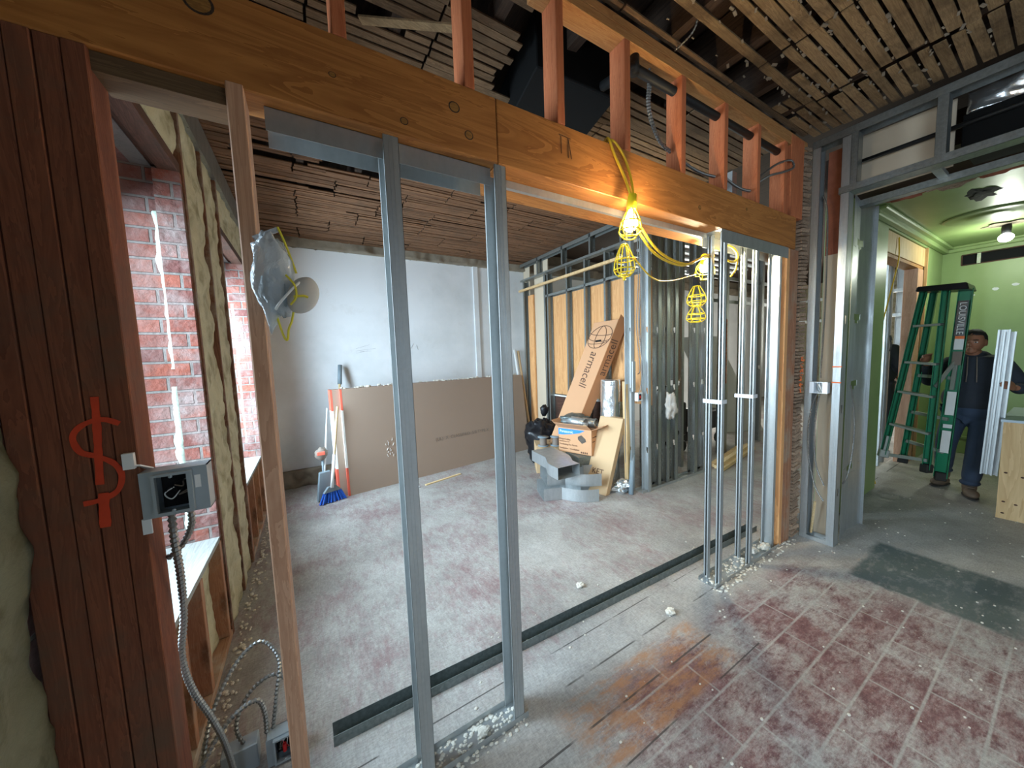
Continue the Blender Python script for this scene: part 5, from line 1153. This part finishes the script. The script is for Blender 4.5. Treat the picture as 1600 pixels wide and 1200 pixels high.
# header contents
o = ori(MB().box(3.50, .49, 2.60, 3.515, .93, 2.99).build('header_drywall', 'beigepanel'), (3.5, .7, 2.6)); tag(o, 'beige drywall panel visible inside the header over the doorway', 'drywall panel')
o = ori(MB().tube([(3.44, .95, 2.80), (3.44, -.6, 2.80)], .014, 10).build('thin_black_pipe', 'iron', None, True), (3.44, .2, 2.8)); tag(o, 'thin black pipe crossing the header in front of the beige panel', 'pipe')
o = ori(MB().box(3.46, -.6, 2.68, 3.9, .46, 2.86).build('header_duct', 'blackduct', None, False, .004), (3.6, 0, 2.68)); tag(o, 'flat black duct inside the header at the right photo edge', 'duct')
o = displaced(None, 'foil_wrap', 'foil', 3.52, -.6, 2.87, (0, 1.05, 0), (0, 0, .13), 50, 12, (-1, 0, 0), .03, 9., 4, .02, False, .02); tag(o, 'crinkled silver foil wrap above the black duct in the header', 'foil'); ori(o, (3.52, -.1, 2.87))
o = ori(MB().box(3.43, -.6, 2.63, 3.46, .47, 2.665).build('header_board', 'ply_pale'), (3.44, 0, 2.63)); tag(o, 'pale board edge under the black duct in the header', 'board')
rn = random.Random(3)
for k, (y, m_, lb) in enumerate(((.86, 'terracotta', 'broken reddish brick edge over the doorway, left end'), (.62, 'lath_end', 'torn pale lath edge over the doorway, middle'), (.40, 'terracotta', 'lone red brick fragment over the doorway'), (.20, 'mortar', 'crumbled plaster lip over the doorway at right'), (-.05, 'mortar', 'crumbled plaster lip at the far right of the doorway top'))):
    o = ori(lump((4.40, y, 2.755), .05, k*3+1, (.8, 2.5, .8), .6, 14, 14).build('broken_edge', m_, None, False), (4.4, y, 2.75)); tag(o, lb, 'broken masonry')
o = ori(MB().box(3.75, -3, 2.80, 4.45, 1.2, 3.02).build('old_bulkhead', 'joist'), (4.1, 0, 2.8)); tag(o, 'dark old timber bulkhead over the doorway', 'bulkhead')
# ------------------------------------------------------------------ green room
root = thing('ceiling_bulb', 'glowing white bulb on the green ceiling', 'bulb', (6.5, .518, 2.745))
MB().lathe(6.5, .518, [(.03, 2.64), (.035, 2.70), (.03, 2.74)], 14).build('lampholder', 'iron', root, True)
MB().ell((6.5, .518, 2.60), .052, .052, .045, 16, 12).build('bulb', 'bulb2', root, True)
point('bulb_light', (6.5, .518, 2.54), 26, (.93, 1., .86), .05)
o = ori(lump((6.5, .52, 2.742), .10, 8, (1.2, 1.1, .12), .8, 18, 8).build('ceiling_damage', 'mortar', None, False), (6.5, .52, 2.74)); tag(o, 'ragged plaster hole around the glowing ceiling bulb', 'ceiling hole')
o = ori(lump((4.98, .53, 2.750), .13, 5, (1.5, .62, .06), .7, 24, 8).build('ceiling_hole', 'black', None, False), (4.98, .53, 2.75)); tag(o, 'ragged black hole in the green ceiling near the doorway', 'ceiling hole')
o = ori(MB().lathe(5.87, .57, [(.30, 2.748), (.29, 2.738), (.27, 2.735), (.15, 2.74), (.14, 2.732), (.04, 2.73)], 32).build('ceiling_rose', 'green', None, True), (5.87, .57, 2.74)); tag(o, 'round green ceiling rose between black hole and bulb', 'ceiling rose')
root = thing('wall_vent', 'long dark vent slot high on the green back wall', 'vent', (7.5, .69, 2.56))
MB().box(7.56, .44, 2.49, 7.59, .93, 2.64).build('dark_void', 'black', root); MB().box(7.49, .77, 2.5, 7.56, .80, 2.63).build('silver_strip', 'foil', root)
for a in ((7.492, .45, 2.625, 7.508, .92, 2.637), (7.492, .45, 2.493, 7.508, .92, 2.505), (7.492, .445, 2.5, 7.508, .457, 2.63), (7.492, .913, 2.5, 7.508, .925, 2.63)): MB().box(*a).build('vent_frame', 'oldwood', root)
for k, (y, z) in enumerate(((.82, 2.1), (.50, 2.18), (.64, 2.15))):
    o = ori(lump((7.498, y, z), .022, k+3, (.12, 1.2, .7), .5, 10, 8).build('wall_chip', 'white'), (7.49, y, z)); tag(o, ['chipped spot on the green wall above the ladder', 'chipped spot on the green wall at the right photo edge', 'small mark on the green wall between two chips'][k], 'chip')
# doorway in the green side wall
root = thing('door_header', 'rough wooden header over the inner doorway of the green room', 'header', (5.8, 1.15, 2.42))
MB().box(5.06, 1.09, 2.44, 6.62, 1.20, 2.655).build('header_beam', 'ply_pale', root, False, .003); MB().box(5.06, 1.10, 2.405, 6.62, 1.22, 2.438).build('head_plate', 'fir_x', root)
o = ori(MB().box(6.36, 1.095, .0, 6.60, 1.21, 2.402).build('wood_post', 'fir', None, False, .003), (6.4, 1.15, 0)); tag(o, 'brown wooden post of the inner doorway with pencil ticks', 'post')
o = ori(MB().box(6.60, 1.065, .0, 6.625, 1.09, 2.66).build('door_casing', 'ply_pale'), (6.6, 1.08, 0)); tag(o, 'thin pale wooden edge strip right of the inner doorway', 'casing')
stud(5.98, 1.26, .0, 2.9, 'steel stud just beyond the inner doorway', d=.09, f=.05, side=-1, mat='galv'); stud(6.22, 1.27, .0, 2.9, 'second steel stud beyond the inner doorway near the brown post', d=.09, f=.05, side=-1, mat='galv')
cable('power_cable', [(6.2, 1.25, 1.55), (6.0, 1.22, 1.60), (5.95, 1.2, 1.48), (5.9, 1.2, 1.42)], 'black cable bending off the brown inner doorway post', .008, 'iron')
mb = MB(); mb.tube(spline([(5.42, 1.08, 2.62), (5.40, 1.07, 2.40), (5.33, 1.08, 2.2), (5.22, 1.10, 1.9), (5.12, 1.12, 1.6), (5.08, 1.14, 1.2), (5.08, 1.15, .8), (5.10, 1.14, .3), (5.16, 1.10, .01)], 8), .006, 6)
o = ori(mb.build('yellow_extension_cord', 'ycord', None, True), (5.4, 1.1, 2.6)); tag(o, 'yellow cord hanging down the inner doorway to the floor', 'cord')
# bright space beyond the inner doorway
for k, (x, y) in enumerate(((8.6, 1.5), (9.3, 1.75), (10.2, 2.2))):
    stud(x, y, 0, 2.9, 'far steel stud in the bright space beyond, %s' % ['nearest', 'middle', 'farthest'][k], d=.09, f=.04, side=1, mat='galv')
o = ori(MB().box(8.2, 1.7, .0, 8.25, 2.3, 1.0).box(8.18, 1.68, 1.0, 8.27, 2.32, 1.03).build('brown_cabinet', 'brownpanel'), (8.2, 2, 0)); tag(o, 'low brown cabinet side in the bright space beyond', 'cabinet')
for k, z in enumerate((1.95, 2.35)):
    o = ori(MB().box(8.4, 1.4, z, 8.45, 3.2, z+.05).build('steel_crossbar', 'galv'), (8.4, 2, z)); tag(o, ['lower', 'upper'][k]+' crossbar of the far framing in the bright space', 'crossbar')
# plywood counter box at the right edge
root = thing('plywood_counter', 'raw plywood box with dusty grey top at the right edge', 'counter', (5.4, -.1, 0))
MB().box(4.97, -.62, 0, 4.988, .332, .83).build('front_panel', 'ply_pale', root); MB().box(4.988, .314, 0, 5.9, .332, .83).build('side_panel', 'ply_pale', root)
MB().box(4.955, -.62, .83, 5.92, .345, .85).build('worktop', 'box_metal', root)
mb = MB(); 
for (y, z) in ((.30, .40), (.22, .38), (.30, .15), (.24, .14), (.18, .30), (.30, .05)): mb.ell((4.969, y, z), .003, .010, .007, 10, 8)
mb.build('knots', 'oldwood', root, True)
# ------------------------------------------------------------------ stepladder carried by the worker
root = thing('stepladder', 'green fibreglass stepladder with black top, carried by the worker', 'ladder', (5.15, .75, .2))
def rail(p0, p1, wy, wx, nm='rail'):
    p0, p1 = Vector(p0), Vector(p1); d = (p1-p0).normalized(); a = Vector((0, 1, 0)); a = (a-d*a.dot(d)).normalized(); b = a.cross(d).normalized(); t = .004; mb = MB()
    def pl(a0, a1, b0, b1): mb.hexa([p0+a*u+b*v for u, v in ((a0, b0), (a1, b0), (a1, b1), (a0, b1))], [p1+a*u+b*v for u, v in ((a0, b0), (a1, b0), (a1, b1), (a0, b1))])
    pl(-wy/2, wy/2, wx/2-t, wx/2); pl(-wy/2, -wy/2+t, -wx/2, wx/2); pl(wy/2-t, wy/2, -wx/2, wx/2)
    return mb.build(nm, 'green_fg', root), a, b, d
AL = ((5.05, 1.03, .375), (5.15, .845, 2.0)); AR = ((5.02, .735, .30), (5.10, .70, 2.02)); BL = ((5.26, .93, .30), (5.28, .80, 2.0)); BR = ((5.18, .668, .205), (5.20, .600, 1.99))
rail(*AL, .045, .06); rail(*AR, .050, .06); rail(*BL, .045, .05); o, a_, b_, d_ = rail(*BR, .085, .04)
def lerp(S, t): return Vector(S[0]).lerp(Vector(S[1]), t)
for t in (.20, .405, .585, .80):
    p, q = lerp(AL, t), lerp(AR, t+.0); n_ = (p-q).normalized(); MB().bar(p, q, .075, .022).build('step', 'alu', root, False, .002)
for t in (.12, .30, .52): MB().bar(lerp(BL, t), lerp(BR, t+.02), .022, .03).build('rear_brace', 'alu', root)
MB().bar(lerp(AL, .0), lerp(AR, .05), .02, .03).bar(lerp(AL, .0)+Vector((0, 0, .0)), lerp(AL, .12), .05, .03).build('bottom_brace', 'alu', root)
MB().bar(lerp(AR, .46), lerp(BR, .64), .012, .028).bar(lerp(BR, .64), lerp(BR, .48)+Vector((-.03, .0, 0)), .028, .012).build('spreader', 'alu', root)
for S in (AL, AR, BL, BR): d = (Vector(S[0])-Vector(S[1])).normalized(); MB().bar(Vector(S[0])-d*.05, Vector(S[0])+d*.03, .06, .075).build('foot', 'sole' if S is not AL else 'alu', root, False, .006)
MB().hexa([(5.03, .88, 2.0), (5.03, .565, 1.97), (5.30, .55, 1.96), (5.32, .87, 2.0)], [(5.04, .87, 2.045), (5.04, .58, 2.035), (5.29, .565, 2.02), (5.31, .86, 2.045)]).build('top_cap', 'blackbag', root, False, .008)
bc = lerp(BR, 0); face = lambda t, off=.024: lerp(BR, t)-b_*off if (b_.x > 0) else lerp(BR, t)+b_*off
MB().hexa(*[[face(t, .0215+k_)+a_*u for u, k_ in ((-.028, 0), (.034, 0), (.034, .001), (-.028, .001))] for t in (.76, .94)]).build('brand_plate', 'blackbag', root)
nf = Vector((-1, 0, 0)); text('brand_text', 'LOUISVILLE', .058, frame(face(.85, .0235)+a_*.003, -d_, -a_ if (-d_).cross(-a_).x < 0 else a_), 'label', root, .0003)
for k, (t0, t1, m_) in enumerate(((.69, .745, 'label'), (.745, .76, 'orange_mark'), (.61, .68, 'inkgrey'), (.345, .47, 'label'), (.275, .295, 'label'), (.14, .26, 'label'))):
    MB().hexa(*[[face(t, .0215+k_)+a_*u for u, k_ in ((-.030, 0), (.024, 0), (.024, .001), (-.030, .001))] for t in (t0, t1)]).build('sticker', m_, root)
# bundle of steel studs carried upright
root = thing('steel_studs_bundle', 'bundle of long shiny steel studs held upright in the worker left hand', 'steel studs', (5.08, .40, .34))
for k in range(2):
    p0, p1 = Vector((5.08+.012*k, .405-.028*k, .335)), Vector((5.10+.012*k, .372-.028*k, 1.60-.02*k)); d = (p1-p0).normalized(); a = Vector((0, 1, 0)); a = (a-d*a.dot(d)).normalized(); b = a.cross(d).normalized(); mb = MB()
    for (a0, a1, b0, b1) in ((-.032, .032, 0, .0012), (-.032, -.0308, -.03, .0), (.0308, .032, -.03, .0), (-.010, -.007, -.003, .0), (.007, .010, -.003, 0), (-.032, -.022, -.03, -.029), (.022, .032, -.03, -.029)):
        mb.hexa([p0+a*u+b*v for u, v in ((a0, b0), (a1, b0), (a1, b1), (a0, b1))], [p1+a*u+b*v for u, v in ((a0, b0), (a1, b0), (a1, b1), (a0, b1))])
    mb.build('steel_stud', 'galv', root)

# ------------------------------------------------------------------ people
def skinned(V, E, rad, sub=2, root_i=0):
    me = bpy.data.meshes.new('tmp'); me.from_pydata([tuple(v) for v in V], E, []); o = bpy.data.objects.new('tmp', me); C.objects.link(o)
    md = o.modifiers.new('s', 'SKIN'); 
    lay = me.skin_vertices[0] if me.skin_vertices else None
    if lay is None:
        bm = bmesh.new(); bm.from_mesh(me); bm.verts.layers.skin.verify(); bm.to_mesh(me); bm.free(); lay = me.skin_vertices[0]
    for i, r in enumerate(rad):
        lay.data[i].radius = (r, r) if not isinstance(r, tuple) else r; lay.data[i].use_root = (i == root_i)
    s = o.modifiers.new('u', 'SUBSURF'); s.levels = sub; s.render_levels = sub
    bpy.context.view_layer.update()
    ev = o.evaluated_get(bpy.context.evaluated_depsgraph_get()); m2 = bpy.data.meshes.new_from_object(ev)
    vs = [v.co.copy() for v in m2.vertices]; fs = [tuple(p.vertices) for p in m2.polygons]
    bpy.data.objects.remove(o); bpy.data.meshes.remove(me); bpy.data.meshes.remove(m2); return vs, fs
def remeshed(name, mb, mat, parent, vox):
    o = mb.build(name, mat, parent, True); md = o.modifiers.new('r', 'REMESH'); md.mode = 'VOXEL'; md.voxel_size = vox; md.use_smooth_shade = True
    bpy.context.view_layer.update(); m2 = bpy.data.meshes.new_from_object(o.evaluated_get(bpy.context.evaluated_depsgraph_get()))
    o.modifiers.clear(); o.data = m2
    if not m2.materials: m2.materials.append(M[mat])
    for p in m2.polygons: p.use_smooth = True
    return o
def chain(pts): return [(i, i+1) for i in range(len(pts)-1)]
def person(J, label, top_mat, leg_mat, loc, group=None):
    root = thing('person', label, 'person', loc); V = {k: Vector(v) for k, v in J.items()}
    fwd, rgt = V['fwd'].normalized(), V['rgt'].normalized(); upv = Vector((0, 0, 1)); hd = V['head']; hf = V.get('hfwd', fwd).normalized(); hr = hf.cross(upv).normalized()
    body = MB()
    names_ = ['pelvis', 'spine', 'chest', 'neck', 'head0']
    V['head0'] = hd-upv*.04
    order = names_+['rsh', 'rel', 'rwr', 'lsh', 'lel', 'lwr', 'rhip', 'rkn', 'ran', 'lhip', 'lkn', 'lan']
    rads = [.080, .085, .115, .050, .055, .05, .040, .026, .05, .040, .026, .075, .055, .036, .075, .055, .036]
    E = [(0, 1), (1, 2), (2, 3), (3, 4), (2, 5), (5, 6), (6, 7), (2, 8), (8, 9), (9, 10), (0, 11), (11, 12), (12, 13), (0, 14), (14, 15), (15, 16)]
    vs, fs = skinned([V[k] for k in order], E, rads); body.add(vs, fs)
    # head with jaw, brow, nose, lips, ears
    B3 = Matrix((( hf.x, hr.x, 0), (hf.y, hr.y, 0), (hf.z, hr.z, 1)))
    def hfn(d):
        q = 1.
        if d.z < -.2: q *= 1-.16*min(1, (-d.z-.2)/.8)
        if d.x > .55 and -.5 < d.z < .1: q *= 1.02
        return q
    body.ell(hd, .092, .073, .112, 24, 18, fn=hfn, rot=B3)
    body.ell(hd+hf*.058-upv*.075, .036, .040, .030, 14, 10, rot=B3)          # chin
    body.ell(hd+hf*.094-upv*.020, .016, .013, .022, 12, 8, rot=B3).ell(hd+hf*.086+upv*.002, .010, .008, .024, 10, 8, rot=B3)  # nose
    body.ell(hd+hf*.082+upv*.022, .014, .045, .008, 14, 8, rot=B3)           # brow
    body.ell(hd+hf*.090-upv*.052, .008, .022, .005, 12, 6, rot=B3).ell(hd+hf*.089-upv*.060, .008, .020, .006, 12, 6, rot=B3)
    for s in (-1, 1): body.ell(hd+hr*s*.076-upv*.010-hf*.005, .018, .008, .030, 12, 10, rot=B3)
    for side in ('r', 'l'):
        w_, t_ = V[side+'wr'], V[side+'hand']; dd = (t_-w_).normalized(); curl = V[side+'curl'].normalized(); sp = dd.cross(curl).normalized(); 
        pc = w_+dd*.045; body.ell(w_+dd*.045, .046, .036, .016, 14, 10, rot=Matrix((dd, sp, curl)).transposed())
        for i, (o_, ln_) in enumerate(((-.028, .062), (-.010, .072), (.009, .068), (.027, .052))):
            b0 = w_+dd*.075+sp*o_; p1 = b0+dd*ln_*.35+curl*.006; p2 = p1+dd*ln_*.10+curl*ln_*.38; p3 = p2-dd*ln_*.22+curl*ln_*.22
            vs, fs = skinned([w_+dd*.05+sp*o_*.8, b0, p1, p2, p3], chain(range(5)), [.009, .0095, .009, .0085, .0075], 1); body.add(vs, fs)
        th0 = w_+dd*.028+sp*-.030; p1 = th0+sp*-.014+dd*.024+curl*.012; p2 = p1+dd*.020+curl*.022; p3 = p2+dd*.010+curl*.018+sp*.010
        vs, fs = skinned([w_+dd*.02-sp*.012, th0, p1, p2, p3], chain(range(5)), [.012, .012, .011, .010, .008], 1); body.add(vs, fs)
    remeshed('body', body, 'skin', root, .0058)
    for s in (-1, 1):
        e = MB().ell(hd+hf*.084+hr*s*.030+upv*.004, .008, .013, .006, 12, 8, rot=B3).build('eye', 'label', root, True)
        p = MB().ell(hd+hf*.0905+hr*s*.030+upv*.004, .003, .006, .0055, 10, 6, rot=B3).build('pupil', 'hair', e, True)
        MB().ell(hd+hf*.092+hr*s*.030+upv*.024, .006, .020, .004, 10, 6, rot=B3).build('eyebrow', 'hair', root, True)
    MB().ell(hd+hf*.0975-upv*.056, .003, .019, .002, 10, 6, rot=B3).build('mouth', 'boot', root, True)
    hair = MB(); hair.ell(hd+upv*.030-hf*.012, .094, .080, .092, 30, 20, fn=lambda d: (1+.07*noise.fractal(d*7, 1., 2., 3)) if d.z > -.1+(.42 if d.x > .35 else -.35*(d.x < 0)) else .80, rot=B3); hair.build('hair', 'hair', root, True)
    # hoodie / jacket
    hem = V['pelvis']-upv*.035
    tv = [hem, V['spine'], V['chest'], V['neck']-upv*.015, V['rsh'], V['rel'], V['rwr']-(V['rwr']-V['rel']).normalized()*.01, V['lsh'], V['lel'], V['lwr']-(V['lwr']-V['lel']).normalized()*.01]
    vs, fs = skinned(tv, [(0, 1), (1, 2), (2, 3), (2, 4), (4, 5), (5, 6), (2, 7), (7, 8), (8, 9)], [.145, .140, .155, .082, .078, .062, .042, .078, .062, .042]); tb = MB().add(vs, fs)
    tb.ell(V['neck']-fwd*.035-upv*.005, .085, .095, .045, 18, 12)
    Bt = Matrix((fwd, rgt, upv)).transposed()
    tb.ell(V['pelvis']+upv*.10, .150, .190, .17, 24, 14, rot=Bt)
    tp = remeshed('hoodie', tb, top_mat, root, .010)
    if top_mat == 'hoodie':
        cn = V['chest']+fwd*.155
        for s in (-1, 1): MB().tube([V['neck']+fwd*.085+rgt*s*.025-upv*.02, cn+rgt*s*.028-upv*.02, cn+rgt*s*.03-upv*.09], .0035, 6).build('drawstring', 'inkgrey', tp, True)
    vs, fs = skinned([V['pelvis']+upv*.05, V['rhip'], V['rkn'], V['ran']+upv*.02, V['lhip'], V['lkn'], V['lan']+upv*.02], [(0, 1), (1, 2), (2, 3), (0, 4), (4, 5), (5, 6)], [.135, .100, .078, .066, .100, .078, .066])
    jb = MB().add(vs, fs)
    jb.ell(V['pelvis']-upv*.01, .135, .170, .12, 24, 14, rot=Bt)
    for s in ('r', 'l'): jb.ell(V[s+'an']+upv*.03, .068, .068, .035, 16, 8)
    remeshed('trousers', jb, leg_mat, root, .010)
    for s in ('r', 'l'):
        a, t = V[s+'an'], V[s+'toe']; zf = t.z-.03; d = Vector((t.x-a.x, t.y-a.y, 0)).normalized(); s3 = d.cross(upv); Bm = Matrix((d, s3, upv)).transposed()
        b = MB(); b.ell(a+upv*-.01-d*.005, .055, .048, .085, 18, 12, rot=Bm).ell(Vector((t.x, t.y, zf+.045))-d*.035, .095, .050, .040, 18, 12, rot=Bm).ell(Vector((a.x, a.y, zf+.045))-d*.01, .065, .045, .042, 16, 10, rot=Bm)
        bo = remeshed('boot', b, 'boot' if top_mat == 'hoodie' else 'sole', root, .008)
        mid = (Vector((t.x, t.y, 0))+Vector((a.x, a.y, 0)))/2
        MB().ell(Vector((mid.x, mid.y, zf+.013))-d*.012, .145, .050, .014, 20, 8, rot=Bm).build('sole', 'sole', bo, True)
        lc = MB()
        for i in range(4): q = a+d*(.045+.012*i)+upv*(.02-.018*i); lc.tube([q-s3*.02, q+d*.006, q+s3*.02], .003, 5)
        lc.build('laces', 'sole', bo, True)
    return root
person(dict(fwd=(-1, -.05, 0), rgt=(0, 1, 0), hfwd=(-1, .05, -.05), pelvis=(5.46, .55, .86), spine=(5.45, .55, 1.04), chest=(5.44, .55, 1.22), neck=(5.42, .555, 1.385), head=(5.38, .56, 1.50),
            rsh=(5.44, .715, 1.30), rel=(5.38, .82, 1.09), rwr=(5.22, .805, 1.315), rhand=(5.15, .80, 1.40), rcurl=(-.7, -.35, .1), lsh=(5.44, .385, 1.30), lel=(5.38, .275, 1.07), lwr=(5.19, .305, 1.10), lhand=(5.11, .330, 1.125), lcurl=(-.3, .9, .05),
            rhip=(5.47, .635, .82), rkn=(5.50, .69, .50), ran=(5.70, .72, .14), rtoe=(5.60, .745, .03), lhip=(5.47, .465, .82), lkn=(5.42, .49, .47), lan=(5.48, .525, .10), ltoe=(5.36, .495, .03)),
       'person in a charcoal hoodie and dark jeans carrying the green ladder and steel studs', 'hoodie', 'jeans', (5.5, .6, 0))
k = 1.08; X, Y = 7.35, 1.60
def pz(dx, dy, z): return (X+dx, Y+dy, z*k)
person(dict(fwd=(.9, .3, 0), rgt=(.3, -.9, 0), pelvis=pz(0, 0, .88), spine=pz(0, 0, 1.06), chest=pz(-.01, 0, 1.24), neck=pz(0, 0, 1.40), head=pz(.03, .01, 1.52),
            rsh=pz(-.02, -.165, 1.32), rel=pz(-.04, -.215, 1.08), rwr=pz(.12, -.19, .95), rhand=pz(.2, -.18, .93), rcurl=(0, .5, -.8), lsh=pz(.03, .165, 1.32), lel=pz(.06, .22, 1.08), lwr=pz(.2, .15, .97), lhand=pz(.28, .12, .95), lcurl=(0, -.5, -.8),
            rhip=pz(0, -.09, .84), rkn=pz(.03, -.10, .48), ran=pz(-.02, -.11, .09), rtoe=(X+.10, Y-.09, .03), lhip=pz(0, .09, .84), lkn=pz(.04, .10, .48), lan=pz(.02, .11, .09), ltoe=(X+.14, Y+.13, .03)),
       'person in a black jacket standing beyond the inner doorway, mostly hidden by the green wall', 'blackcloth', 'blackcloth', (7.35, 1.6, 0))
